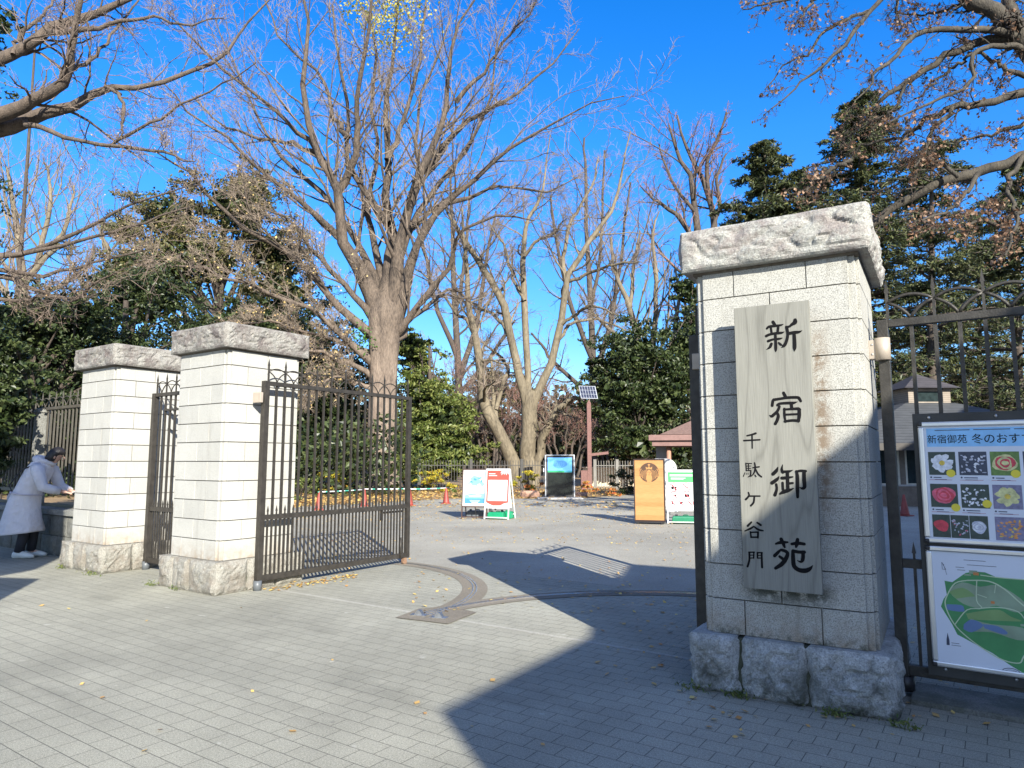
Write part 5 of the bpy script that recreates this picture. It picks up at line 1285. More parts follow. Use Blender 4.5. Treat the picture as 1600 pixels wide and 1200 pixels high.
# ---------- the big ginkgo
def ginkgo():
    rng = np.random.default_rng(11); Y = 39.0
    b = gnd(592, 766); Y = b.y
    T = Tree('ginkgo_tree', 'huge bare ginkgo with a thick pale trunk behind the open gate leaf', 'tree', (b.x, b.y, 0))
    tr, trr = limb([(592, 778, 66), (592, 768, 60), (593, 740, 53), (595, 700, 51), (597, 640, 50), (598, 600, 50), (599, 560, 53), (601, 520, 58), (603, 498, 62), (605, 482, 58), (607, 466, 36), (608, 456, 6)], Y, 0, 28)
    tr[0, 2] = -.3
    # fluted trunk
    m = MB(); rings = []
    for i in range(len(tr)):
        ring = []
        fl = 1 + .55 * max(0, 1 - tr[i][2] / 1.6) ** 2
        for a in np.linspace(0, 2 * math.pi, 41)[:-1]:
            r = trr[i] * .86 * fl * (1 + .06 * math.sin(3 * a + .3 * tr[i][2]) + .05 * math.sin(7 * a + tr[i][2] * .6) + .05 * noise.noise(Vector((math.cos(a) * 2, math.sin(a) * 2, tr[i][2] * .8))))
            ring.append((tr[i][0] + r * math.cos(a) - b.x, tr[i][1] + r * math.sin(a) - b.y, tr[i][2]))
        rings.append(ring)
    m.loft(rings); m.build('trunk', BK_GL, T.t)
    L = [
     ([(603, 530, 38), (592, 485, 34), (576, 445, 28), (545, 395, 24), (532, 350, 20), (527, 300, 18), (516, 270, 16), (500, 240, 14), (480, 165, 12), (475, 100, 9), (482, 40, 7), (470, -20, 5)], -2),
     ([(527, 300, 14), (550, 260, 13), (560, 210, 12), (555, 170, 10), (565, 110, 9), (575, 50, 7), (585, -30, 4)], -3),
     ([(516, 270, 10), (485, 225, 9), (450, 195, 8), (420, 165, 7), (380, 135, 6), (340, 100, 5), (300, 60, 4), (262, 20, 2)], -5),
     ([(603, 510, 36), (606, 460, 34), (611, 420, 28), (612, 390, 24), (607, 345, 20), (602, 310, 16), (607, 270, 14), (605, 215, 12), (600, 165, 10), (608, 120, 8), (618, 65, 6), (625, -30, 4)], 2),
     ([(607, 350, 15), (595, 335, 14), (570, 300, 12), (548, 270, 10), (540, 230, 9), (546, 190, 8), (530, 100, 6), (520, 10, 4)], 1),
     ([(606, 510, 34), (616, 465, 30), (620, 430, 25), (625, 385, 21), (640, 310, 18), (665, 260, 16), (690, 205, 12), (697, 165, 10), (700, 110, 8), (712, 50, 6), (742, 0, 3)], -2),
     ([(660, 268, 12), (690, 235, 11), (720, 200, 10), (765, 172, 8), (800, 150, 6), (860, 100, 4), (905, 45, 2)], 3),
     ([(608, 530, 28), (622, 480, 24), (632, 440, 20), (650, 385, 16), (685, 325, 12), (725, 290, 10), (765, 260, 8), (800, 230, 7), (850, 200, 5), (910, 165, 3), (975, 150, 2)], -4),
     ([(615, 525, 16), (628, 512, 14), (650, 485, 12), (690, 430, 10), (712, 385, 8), (725, 355, 6), (780, 338, 5), (835, 345, 2)], -4),
     ([(618, 530, 12), (640, 500, 10), (668, 478, 8), (700, 455, 6), (735, 470, 4), (752, 520, 2)], 3),
     ([(592, 520, 18), (565, 512, 15), (505, 450, 12), (450, 395, 10), (400, 370, 9), (340, 320, 7), (295, 270, 5), (245, 238, 3)], -6),
     ([(540, 385, 12), (520, 360, 11), (475, 320, 10), (440, 295, 8), (390, 250, 7), (350, 210, 5), (290, 175, 4), (250, 125, 2)], -6),
     ([(590, 570, 16), (575, 560, 14), (540, 525, 11), (490, 485, 9), (435, 465, 8), (380, 440, 7), (325, 425, 5), (280, 415, 4), (210, 425, 2)], -7),
     ([(600, 530, 16), (585, 500, 14), (560, 470, 12), (530, 430, 10), (495, 400, 8), (460, 350, 6), (420, 330, 4), (370, 300, 2)], -3),
     ([(588, 590, 12), (560, 575, 9), (525, 560, 8), (490, 548, 6), (450, 552, 5), (415, 575, 3)], -4),
     ([(575, 550, 9), (548, 540, 8), (520, 530, 7), (480, 520, 5), (430, 500, 4), (380, 505, 3)], -5),
     ([(585, 610, 9), (560, 600, 7), (530, 590, 6), (500, 600, 5), (470, 625, 3)], -3),
     ([(605, 250, 10), (622, 210, 9), (640, 160, 8), (655, 100, 6), (660, 40, 5), (668, -30, 3)], 2),
     ([(545, 215, 9), (520, 180, 8), (500, 120, 6), (440, 60, 4), (410, -10, 3)], 3),
     ([(640, 310, 10), (652, 270, 8), (648, 215, 7), (655, 150, 5), (690, 80, 4), (705, 20, 2)], 4),
     ([(685, 325, 9), (735, 305, 7), (790, 290, 5), (850, 300, 4), (905, 275, 2)], 2),
     ([(712, 160, 8), (760, 110, 6), (790, 60, 5), (830, 20, 3), (855, -30, 2)], -3),
     ([(500, 240, 9), (455, 225, 7), (400, 215, 6), (340, 190, 4), (300, 150, 2)], 2),
     ([(604, 505, 20), (600, 440, 15), (577, 365, 12), (570, 320, 10), (590, 240, 8), (580, 160, 7), (590, 80, 5), (560, 0, 3)], 5),
     ([(607, 505, 20), (620, 420, 15), (648, 345, 12), (690, 280, 9), (740, 220, 7), (770, 140, 5), (780, 60, 3), (820, -20, 2)], 6),
     ([(602, 510, 20), (588, 440, 15), (550, 362, 11), (480, 280, 9), (430, 230, 7), (400, 170, 5), (360, 90, 3), (330, 10, 2)], 5),
    ]
    PL = [limb(p, Y, bd, 14) for p, bd in L]
    P0 = np.stack([q[0] for q in PL]); R0 = np.stack([q[1] for q in PL]) * np.interp(np.arange(14), [0, 2, 4, 13], [1.1, .98, .82, .8])[None]
    P0[:, 1:-1] += rng.normal(size=P0[:, 1:-1].shape) * .07
    P1, R1 = grow(P0, R0, 15, .22, 1, .30, 36, .36, 8, up=.07, wig=.13, rng=rng, lmin=1.2)
    P2, R2 = grow(P1, R1, 7, .15, 1, .42, 36, .5, 5, up=.05, wig=.16, rng=rng, lmin=.7, rmin=.0125)
    P3, R3 = grow(P2, R2, 6, .1, 1, .45, 40, .6, 3, up=.04, wig=.2, rng=rng, lmin=.4, rmin=.0095)
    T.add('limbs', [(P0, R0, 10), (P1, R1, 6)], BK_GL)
    T.add('twigs', [(P2, R2, 4), (P3, R3, 3)], BK_GT)
    # spur shoots and the last fruits along the low left boughs
    low = np.concatenate([P2[q * 15 * 7:(q + 1) * 15 * 7] for q in (10, 12, 13, 14, 15, 16)]); lr = np.full(low.shape[:2], .012)
    S, SR = grow(low, lr, 11, .0, 1, .36, 60, .9, 3, up=.0, wig=.35, rng=rng, lmin=.28, rmin=.011)
    T.add('spur_shoots', [(S, SR, 3)], BK_GT)
    T.leaves('remaining_fruits', tips(S, 1500, rng), .10, island_leaf('ginkgo_fruit', [(.62, .42, .14), (.66, .52, .22), (.50, .32, .16)], trans=.15), .9)
    # last yellow leaves in the very top
    C_ = np.vstack([rng.normal(size=(110, 3)) * (.8, .8, .6) + at(px, py, Y + 1) for px, py in ((560, 5), (575, 28), (592, 20), (602, 55), (622, 8), (640, 25), (585, 70), (612, 0), (598, 38), (640, 60), (548, -5), (570, -12), (600, -15), (655, 5), (630, -20))])
    T.leaves('yellow_leaves', C_, .17, island_leaf('ginkgo_yellow', [(.42, .37, .06), (.32, .31, .08), (.52, .43, .09)], trans=.3), .8)
    # ivy tuft on the trunk
    C_ = rng.normal(size=(120, 3)) * (.35, .3, .5) + at(566, 528, Y - 1.1)
    T.leaves('ivy_tuft', C_, .16, island_leaf('ivy_leaf', [(.05, .14, .02), (.10, .22, .04)]), .7)
ginkgo()

# ---------- plane trees behind the poster stands
def plane_center():
    rng = np.random.default_rng(5); Y = 46.0
    b = at(830, 735, Y); b[2] = 0
    T = Tree('plane_tree', 'pale multi-stemmed bare plane tree behind the poster stands and the screen', 'tree', tuple(b))
    big = [
     ([(824, 768, 50), (826, 745, 32), (826, 715, 26), (826, 680, 24), (828, 640, 25), (828, 612, 22)], 0),
     ([(826, 650, 18), (822, 620, 17), (811, 577, 14), (799, 532, 13), (791, 487, 13), (775, 454, 12), (754, 417, 10), (726, 377, 9), (709, 348, 6), (690, 305, 3)], -2),
     ([(826, 620, 13), (824, 590, 11), (824, 536, 11), (820, 479, 11), (818, 425, 10), (820, 372, 8), (826, 340, 6), (844, 303, 5), (852, 266, 3), (860, 210, 2)], 1),
     ([(829, 650, 18), (836, 620, 15), (856, 577, 13), (869, 536, 12), (881, 479, 11), (885, 434, 10), (905, 401, 9), (926, 368, 8), (954, 336, 6), (967, 291, 5), (975, 250, 3), (985, 205, 2)], 0),
     ([(885, 440, 8), (880, 405, 7), (889, 360, 6), (901, 332, 5), (926, 291, 4), (935, 245, 2)], 3),
     ([(888, 440, 6), (926, 425, 5), (958, 413, 4), (998, 409, 2)], -3), ([(874, 510, 6), (901, 490, 5), (926, 479, 4), (965, 492, 2)], -3),
     ([(869, 536, 6), (895, 505, 5), (935, 500, 4), (985, 520, 2)], 3), ([(820, 470, 6), (800, 430, 5), (790, 390, 4), (765, 350, 2)], 3), ([(820, 400, 6), (840, 375, 5), (865, 365, 4), (880, 345, 2)], -2),
     ([(812, 765, 34), (803, 728, 24), (787, 690, 20), (762, 642, 19), (754, 609, 16), (746, 544, 12), (734, 491, 10), (730, 442, 8), (728, 393, 6), (722, 325, 3)], -3),
     ([(742, 525, 7), (728, 500, 6), (713, 491, 5), (693, 462, 4), (673, 438, 3), (650, 422, 2)], -2),
     ([(775, 655, 9), (771, 630, 8), (771, 600, 6), (767, 555, 3)], 1), ([(775, 640, 7), (785, 600, 7), (795, 577, 6), (775, 552, 4), (752, 534, 2)], 2),
     ([(836, 745, 18), (842, 715, 14), (852, 675, 14), (869, 646, 12), (889, 626, 9), (912, 620, 6), (935, 600, 3)], -2),
     ([(799, 532, 7), (780, 500, 6), (748, 478, 4), (720, 470, 2)], 4),
    ]
    PL = [limb(p, Y, bd, 16) for p, bd in big]
    P0 = np.stack([q[0] for q in PL]); R0 = np.stack([q[1] for q in PL])
    P0[:, 2:-1] += rng.normal(size=P0[:, 2:-1].shape) * .05
    up = P0[1:]; ur = R0[1:]
    P1, R1 = grow(up, ur, 12, .35, 1, .24, 48, .34, 7, up=.05, wig=.2, rng=rng, lmin=1.0)
    P2, R2 = grow(P1, R1, 8, .2, 1, .5, 45, .5, 5, up=.05, wig=.22, rng=rng, lmin=.7, rmin=.012)
    P3, R3 = grow(P2, R2, 6, .1, 1, .5, 45, .6, 3, up=.04, wig=.25, rng=rng, lmin=.4, rmin=.009)
    T.add('trunk', [(P0[:1], R0[:1], 20), (P0[10:11], R0[10:11], 16)], BK_P)
    T.add('limbs', [(np.delete(P0, [0, 10], 0), np.delete(R0, [0, 10], 0), 10), (P1, R1, 6)], BK_P)
    T.add('twigs', [(P2, R2, 4), (P3, R3, 3)], BK_PT)
plane_center()

# ---------- generic bare tree from a few photo limbs
def bare(label, Y, px, name='bare_tree', limbs=None, h=8, spread=1.0, mats=(BK_D, BK_GR), seed=1, n=(9, 6, 5, 4), lf=(.45, .4, .45), up=.10, tw=.011, group='bare trees beyond the plaza', ang=34, foot=None):
    rng = np.random.default_rng(seed); b = at(foot or px, 740, Y); b[2] = 0
    T = Tree(name, label, 'tree', tuple(b), group)
    PL = [limb(p, Y, bd, 12) for p, bd in limbs]
    P0 = np.stack([q[0] for q in PL]); R0 = np.stack([q[1] for q in PL])
    P0[:, 1:-1] += rng.normal(size=P0[:, 1:-1].shape) * .06
    P1, R1 = grow(P0, R0, n[0], .25, 1, lf[0], ang, .38, 8, up=up, wig=.14, rng=rng)
    P2, R2 = grow(P1, R1, n[1], .15, 1, lf[1], ang, .55, 5, up=up, wig=.16, rng=rng, rmin=tw * 1.2)
    P3, R3 = grow(P2, R2, n[2], .1, 1, lf[2], ang, .6, 3, up=up * .6, wig=.2, rng=rng, rmin=tw)
    T.add('trunk', [(P0, R0, 9), (P1, R1, 5)], mats[0]); T.add('twigs', [(P2, R2, 3), (P3, R3, 3)], mats[1])
    return T, P2, P3, rng
T, P2, P3, rg = bare('bare tree with reddish upper twigs rising above the nearest pillar', 70, 1100, seed=21, mats=(BK_D, BK_RT), tw=.016, limbs=[
    ([(1102, 745, 24), (1100, 600, 20), (1100, 480, 18), (1098, 420, 15), (1086, 331, 10), (1080, 277, 8), (1058, 242, 6), (1045, 195, 3)], 0), ([(1100, 440, 14), (1112, 380, 12), (1115, 337, 10), (1102, 290, 8), (1086, 258, 6), (1070, 227, 5), (1058, 180, 3)], 2),
    ([(1108, 305, 7), (1105, 252, 6), (1121, 220, 5), (1135, 175, 3)], -2), ([(1096, 400, 9), (1070, 350, 8), (1040, 322, 6), (1020, 310, 4), (1000, 290, 2)], 2), ([(1086, 331, 6), (1062, 300, 5), (1040, 262, 4), (1030, 225, 2)], 1), ([(1112, 360, 7), (1124, 320, 6), (1120, 280, 5), (1135, 240, 3)], -1)], up=.06, lf=(.30, .42, .45), n=(12, 7, 6), ang=42)
T, P2, P3, rg = bare('fine twigged bare tree between the plane tree and the nearest pillar', 60, 1000, seed=22, mats=(BK_P, BK_GR), tw=.013, limbs=[
    ([(1010, 745, 18), (1008, 640, 15), (1000, 560, 12), (985, 480, 9), (960, 420, 6), (955, 370, 3)], 0), ([(1004, 600, 11), (1022, 520, 9), (1025, 450, 7), (1020, 380, 5), (1030, 330, 2)], 1), ([(1010, 640, 10), (1045, 560, 8), (1060, 480, 6), (1055, 420, 3)], 2), ([(1000, 560, 8), (960, 520, 6), (925, 490, 4), (905, 460, 2)], -1), ([(985, 480, 7), (990, 420, 5), (1000, 360, 3)], 0)])
for k, (px, Y, top, lb) in enumerate(((925, 78, 215, 'tall fine twigged bare tree far behind the right plane stem'), (715, 76, 260, 'tall fine twigged bare tree far behind, between the ginkgo and the plane tree'))):
    bare(lb, Y, px, seed=26 + k, mats=(BK_D, BK_GR), tw=.015, up=.05, ang=40, limbs=[([(px, 745, 16), (px + 2, 600, 12), (px - 4, 450, 9), (px - 10, top + 60, 5), (px - 12, top, 3)], 0), ([(px, 600, 10), (px + 30, 500, 8), (px + 45, 400, 5), (px + 60, top + 70, 3)], 2), ([(px, 560, 9), (px - 35, 470, 7), (px - 55, 380, 5), (px - 65, top + 90, 3)], -1), ([(px - 2, 480, 7), (px + 12, 400, 5), (px + 20, top + 20, 3)], 1), ([(px, 620, 8), (px + 50, 560, 6), (px + 90, 500, 3)], -2), ([(px, 620, 8), (px - 55, 570, 6), (px - 95, 520, 3)], 1)])
T, P2, P3, rg = bare('pale fine twigged bare tree at the far left beyond the evergreens', 48, 60, seed=23, mats=(BK_P, BK_GR), tw=.014, limbs=[
    ([(30, 700, 20), (32, 560, 17), (35, 450, 14), (30, 380, 11), (20, 310, 7), (10, 260, 3)], 0), ([(34, 460, 11), (60, 400, 9), (75, 340, 7), (80, 290, 5), (70, 255, 3)], 1), ([(45, 430, 9), (90, 380, 7), (110, 330, 5), (115, 290, 3)], 2), ([(33, 500, 10), (-10, 420, 8), (-30, 350, 5), (-40, 290, 3)], 0), ([(34, 480, 9), (85, 450, 7), (120, 430, 5), (150, 400, 2)], -1)], up=.16, n=(11, 7, 5))
T, P2, P3, rg = bare('grey bare tree behind the left evergreens', 52, 170, seed=24, mats=(BK_P, BK_GR), tw=.014, limbs=[
    ([(175, 700, 18), (172, 560, 15), (165, 470, 12), (170, 400, 8), (160, 360, 4)], 0), ([(172, 520, 10), (200, 460, 8), (215, 400, 6), (210, 350, 3)], 1), ([(170, 500, 9), (130, 440, 7), (105, 400, 4)], 1)], up=.15)
for k, (px, Y, lb) in enumerate(((700, 66, 'brownish bare shrubby tree just right of the mid green evergreen'), (880, 64, 'brownish bare shrubby tree behind the information screen'), (960, 68, 'brownish bare shrubby tree left of the dark evergreen'), (770, 72, 'tallest brownish bare shrubby tree behind the leaning plane stem'))):
    hh = (150, 130, 110, 165)[k]
    bare(lb, Y, px, 'bare_shrub', limbs=[([(px + dx, 745, 4.5), (px + dx * 1.6, 745 - hh * .35, 3.5), (px + dx * 3, 745 - hh * .7, 2.5), (px + dx * 4.5, 745 - hh, 2)], dd) for dx, dd in ((-14, 0), (-7, 2), (2, -1), (9, 1), (16, 0), (-20, -2), (22, 2))], seed=30 + k, mats=(BK_D, BK_RT if k % 2 else BK_GR), n=(10, 7, 6), tw=.014, group='bare shrubs beyond the fence', up=.06, ang=42)

# ---------- near street tree on the left, its trunk outside the picture
def near_left():
    rng = np.random.default_rng(77); Y = 12.0
    b = (-9.6, 10.0, 0)
    T = Tree('street_tree', 'near bare tree whose boughs reach in from the upper left', 'tree', b)
    L = [
     ([(-230, 290, 40), (-120, 235, 32), (0, 200, 26), (75, 178, 22), (130, 155, 16), (170, 133, 12), (220, 135, 9), (280, 120, 8), (325, 100, 7), (360, 75, 6), (380, 45, 4), (425, -5, 3)], .8),
     ([(-230, 270, 36), (-120, 215, 30), (0, 180, 26), (45, 160, 22), (85, 140, 20), (107, 110, 16), (112, 75, 13), (120, 30, 10), (130, -20, 8)], -1.0),
     ([(-230, 200, 34), (-120, 140, 28), (0, 95, 22), (30, 80, 20), (75, 50, 18), (120, 30, 16), (165, 15, 12), (215, -8, 9)], .3),
     ([(75, 50, 12), (135, 47, 9), (190, 35, 7), (240, 25, 5), (280, 38, 4), (350, 28, 2)], -.3),
     ([(40, 190, 11), (60, 200, 10), (100, 213, 8), (150, 225, 7), (215, 233, 6), (265, 240, 5), (305, 252, 2)], -.6),
     ([(165, 135, 8), (185, 145, 7), (193, 165, 6), (192, 190, 5), (188, 215, 3)], -.5),
     ([(150, 226, 6), (185, 222, 6), (235, 190, 5), (280, 165, 4), (350, 130, 3), (400, 98, 2)], -.9),
     ([(-230, 440, 22), (-100, 415, 16), (0, 400, 11), (70, 385, 8), (150, 347, 6), (220, 315, 4), (312, 283, 2)], -1.2),
     ([(-230, 450, 18), (-100, 430, 13), (0, 405, 8), (80, 388, 7), (180, 360, 5), (240, 342, 4), (310, 320, 2)], -1.5),
     ([(-230, 460, 18), (-100, 440, 13), (0, 422, 9), (60, 432, 7), (120, 418, 5), (180, 402, 4), (240, 388, 2)], -1.4),
     ([(-230, 470, 18), (-100, 450, 13), (0, 430, 10), (50, 450, 8), (110, 465, 6), (150, 442, 4), (195, 418, 2)], -1.0),
     ([(-120, 470, 12), (-40, 460, 9), (20, 470, 6), (60, 462, 5), (110, 470, 4), (160, 455, 2)], -1.0),
     ([(107, 110, 9), (140, 95, 7), (170, 60, 5), (200, 20, 4), (230, -20, 2)], .8),
     ([(20, 85, 8), (30, 55, 7), (70, 20, 5), (90, -20, 3)], .5),
    ]
    PL = [limb(p, Y, bd, 16) for p, bd in L]
    P0 = np.stack([q[0] for q in PL]); R0 = np.stack([q[1] for q in PL]) * .9
    P0[:, 1:-1] += rng.normal(size=P0[:, 1:-1].shape) * .02
    P1, R1 = grow(P0, R0, 15, .3, 1, .20, 50, .27, 8, up=.05, wig=.18, rng=rng, lmin=.4, rmin=.005)
    P2, R2 = grow(P1, R1, 6, .2, 1, .5, 45, .55, 5, up=.05, wig=.18, rng=rng, lmin=.2, rmin=.0045)
    P3, R3 = grow(P2, R2, 4, .2, 1, .5, 45, .6, 3, up=.03, wig=.2, rng=rng, lmin=.1, rmin=.0028)
    f = at(-230, 440, 12.0)
    tr = resample([(b[0] - .2, b[1], -.1), (b[0] - .1, b[1], 1.5), (b[0] - .3, b[1] + .6, 3.6), (b[0] - .9, b[1] + 1.4, 5.6), (b[0] - 1.1, b[1] + 1.7, 8.0)], 12)[None]
    rr = np.linspace(.42, .16, 12)[None]
    st = np.stack([resample([tr[0, 7], (tr[0, 7] + P0[i, 0]) / 2 + np.array([0, 0, .2]), P0[i, 0]], 8) for i in (0, 1, 2, 7, 8, 9, 10)])
    sr = np.stack([np.linspace(.16, R0[i, 0], 8) for i in (0, 1, 2, 7, 8, 9, 10)])
    T.add('trunk', [(tr, rr, 16), (st, sr, 10)], BK_N); T.add('boughs', [(P0, R0, 12), (P1, R1, 6)], BK_N)
    T.add('twigs', [(P2, R2, 4), (P3, R3, 3)], plain('street_twig', (.20, .15, .118), .8, var=.2))
    T.leaves('buds', tips(P3, 900, rng), .022, island_leaf('bud', [(.42, .27, .12), (.55, .42, .28)], trans=.1), .8)
near_left()

# ---------- near plane tree on the right with brown leaves
def near_right():
    rng = np.random.default_rng(88); Y = 12.5
    b = (12.6, 12.2, 0)
    T = Tree('plane_tree', 'near plane tree with clinging brown leaves reaching in from the upper right', 'tree', b)
    L = [
     ([(1470, -50, 24), (1510, -5, 26), (1563, 27, 28), (1590, 52, 34), (1625, 95, 44), (1700, 190, 60)][::-1], 0),
     ([(1625, 92, 30), (1600, 55, 26), (1585, 25, 22), (1572, 0, 20), (1560, -40, 18)], .6),
     ([(1600, 62, 16), (1585, 55, 14), (1537, 48, 12), (1497, 45, 11), (1457, 48, 10), (1423, 62, 9), (1397, 97, 7), (1370, 110, 6), (1358, 132, 4), (1335, 158, 2)], -.6),
     ([(1605, 66, 18), (1580, 58, 16), (1530, 65, 15), (1490, 80, 13), (1450, 107, 11), (1417, 128, 10), (1383, 150, 8), (1373, 168, 5)], .5),
     ([(1650, 95, 16), (1610, 80, 13), (1577, 72, 11), (1543, 75, 9), (1520, 84, 8), (1518, 110, 7), (1515, 130, 6), (1490, 147, 6), (1463, 157, 5), (1430, 170, 4), (1388, 192, 2)], -.4),
     ([(1760, 130, 30), (1680, 130, 22), (1610, 143, 17), (1563, 157, 14), (1523, 165, 13), (1490, 167, 12), (1457, 180, 10), (1437, 197, 8), (1417, 213, 6), (1398, 245, 3)], .2),
     ([(1489, 168, 9), (1475, 188, 8), (1457, 200, 7), (1450, 227, 5), (1428, 262, 3)], -.4),
     ([(1780, 190, 36), (1700, 215, 26), (1640, 232, 21), (1600, 243, 18), (1563, 260, 18), (1530, 270, 18), (1497, 277, 17), (1463, 287, 16), (1440, 300, 15), (1413, 317, 14), (1390, 333, 14), (1370, 345, 12), (1340, 362, 9), (1300, 372, 5)], .8),
     ([(1460, -60, 13), (1415, -30, 11), (1380, -5, 9), (1360, 20, 8), (1337, 43, 8), (1327, 63, 7), (1303, 90, 6), (1277, 113, 5), (1257, 123, 4), (1233, 147, 3), (1205, 170, 2)], -.5),
     ([(1362, 18, 7), (1343, 22, 6), (1317, 33, 6), (1287, 50, 5), (1257, 87, 4), (1230, 97, 3), (1195, 140, 2)], .5),
     ([(1680, 150, 14), (1610, 122, 10), (1577, 113, 9), (1563, 100, 8), (1537, 87, 6), (1522, 80, 3)], .3),
     ([(1519, 84, 6), (1500, 100, 6), (1480, 113, 5), (1457, 133, 4), (1420, 160, 2)], .6),
     ([(1330, 250, 8), (1320, 255, 8), (1300, 262, 8), (1283, 277, 7), (1268, 290, 6), (1256, 304, 4)], 0),
     ([(1530, 270, 9), (1510, 300, 7), (1480, 330, 5), (1440, 345, 3)], -.8), ([(1600, 243, 10), (1575, 290, 8), (1590, 340, 6), (1570, 400, 3)], -1),
     ([(1497, 277, 8), (1470, 255, 6), (1440, 250, 5), (1405, 262, 3)], .6), ([(1660, 300, 14), (1600, 330, 9), (1560, 350, 7), (1520, 345, 5), (1480, 370, 3)], -.6), ([(1680, 200, 12), (1620, 190, 9), (1580, 200, 7), (1540, 215, 5), (1500, 220, 3)], .6),
     ([(1380, -60, 9), (1330, -30, 7), (1270, -15, 6), (1210, 5, 4), (1160, 15, 2)], .4), ([(1520, -40, 8), (1430, -20, 6), (1400, 15, 5), (1410, 40, 3)], 0), ([(1400, -40, 7), (1300, -20, 6), (1260, 15, 4), (1240, 45, 2)], -.4),
     ([(1560, -30, 8), (1500, 5, 6), (1450, 25, 4), (1400, 20, 2)], .9), ([(1417, 128, 6), (1395, 170, 5), (1360, 190, 4), (1320, 215, 2)], .8), ([(1437, 197, 6), (1400, 215, 5), (1350, 225, 4), (1310, 250, 2)], 1.0),
    ]
    PL = [limb(p, Y, bd, 18) for p, bd in L]
    P0 = np.stack([q[0] for q in PL]); R0 = np.stack([q[1] for q in PL]) * .92
    P0[:, 1:-1] += rng.normal(size=P0[:, 1:-1].shape) * .025
    P1, R1 = grow(P0, R0, 14, .25, 1, .17, 50, .25, 8, up=-.04, wig=.20, rng=rng, lmin=.35, rmin=.0055)
    P2, R2 = grow(P1, R1, 6, .2, 1, .45, 50, .55, 5, up=-.05, wig=.25, rng=rng, lmin=.18, rmin=.005)
    P3, R3 = grow(P2, R2, 4, .2, 1, .5, 50, .6, 3, up=-.03, wig=.25, rng=rng, lmin=.1, rmin=.003)
    tr = resample([(b[0], b[1], -.1), (b[0] + .1, b[1], 2), (b[0] + .1, b[1] - .1, 4.5), tuple(P0[0, 0] + np.array([.4, 0, -.4])), tuple(P0[0, 0])], 14)[None]; rr = np.linspace(.5, .33, 14)[None]
    st = np.stack([resample([tr[0, 9], (tr[0, 9] + P0[i, 0]) / 2, P0[i, 0]], 8) for i in (5, 7, 16)]); sr = np.stack([np.linspace(.25, R0[i, 0], 8) for i in (5, 7, 16)])
    T.add('trunk', [(tr, rr, 16), (st, sr, 10)], BK_P); T.add('boughs', [(P0, R0, 12), (P1, R1, 6)], bark('near_plane_bark', (.012, .010, .008), (.085, .072, .052), 5, .5))
    T.add('twigs', [(P2, R2, 4), (P3, R3, 3)], plain('near_plane_twig', (.06, .045, .035), .8, var=.3))
    # withered leaves hang in clusters
    ce = np.vstack([tips(P3, 420, rng), tips(P3[len(P3) // 4:], 420, rng)])
    # more leaves low and to the right as in the photo
    wgt = np.clip((ce[:, 0] - 3) / 6, .1, 1) * np.clip((8.6 - ce[:, 2]) / 3, .25, 1)
    ce = ce[rng.uniform(size=len(ce)) < wgt]
    C_ = np.repeat(ce, 7, 0) + rng.normal(size=(len(ce) * 7, 3)) * .06
    C_ = np.vstack([C_, tips(P3, 2200, rng)])
    T.leaves('brown_leaves', C_, .068, island_leaf('withered_leaf', [(.20, .105, .058), (.34, .205, .125), (.25, .135, .075), (.13, .07, .042), (.45, .31, .21)], trans=.3), .75, drop=.6)
    T.leaves('seed_balls', tips(P2, 160, rng), .032, plain('seed_ball', (.10, .07, .05), .9), 1.0)
near_right()
# ---------------------------------------------------------------- evergreens
def shell(c, r, n, rng, fill=.55, lump=.42, seed=0):
    """points through a lumpy crown volume, denser towards the surface, gathered in sprays"""
    nc = max(6, n // 60)
    d = unit(rng.normal(size=(nc, 3))); d[:, 2] = np.abs(d[:, 2]) * np.sign(rng.uniform(-.75, 1, nc)); rad = rng.uniform(fill, 1, nc) ** .6
    ph = rng.uniform(0, 6.28, 6)
    lob = 1 + lump * (np.sin(3 * np.arctan2(d[:, 1], d[:, 0]) + ph[0]) * .5 + np.sin(5 * d[:, 2] * 2 + ph[1]) * .4 + np.sin(7 * np.arctan2(d[:, 1], d[:, 0]) + 3 * d[:, 2] + ph[2]) * .4)
    cc = np.array(c) + d * np.array(r) * (rad * lob)[:, None]
    i = rng.integers(0, nc, n); rs = np.mean(r) * .135
    q = rng.normal(size=(n, 3)); q[:, 2] *= .45
    return cc[i] + q * rs * rng.uniform(.5, 1.1, (n, 1)), cc
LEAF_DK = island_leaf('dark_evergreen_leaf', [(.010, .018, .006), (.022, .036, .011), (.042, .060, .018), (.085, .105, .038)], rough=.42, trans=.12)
LEAF_MD = island_leaf('mid_evergreen_leaf', [(.045, .070, .013), (.085, .115, .022), (.135, .160, .04), (.20, .215, .065)], rough=.45, trans=.2)
LEAF_OL = island_leaf('olive_evergreen_leaf', [(.04, .048, .015), (.09, .092, .03), (.16, .145, .055), (.05, .06, .018), (.20, .15, .08)], rough=.45, trans=.15)
LEAF_YL = island_leaf('yellow_shrub_leaf', [(.42, .38, .03), (.55, .42, .05), (.28, .33, .04), (.50, .28, .05)], trans=.35)
LEAF_CD = island_leaf('cedar_needles', [(.02, .03, .012), (.042, .056, .02), (.075, .09, .032), (.13, .135, .05)], rough=.5, trans=.08)
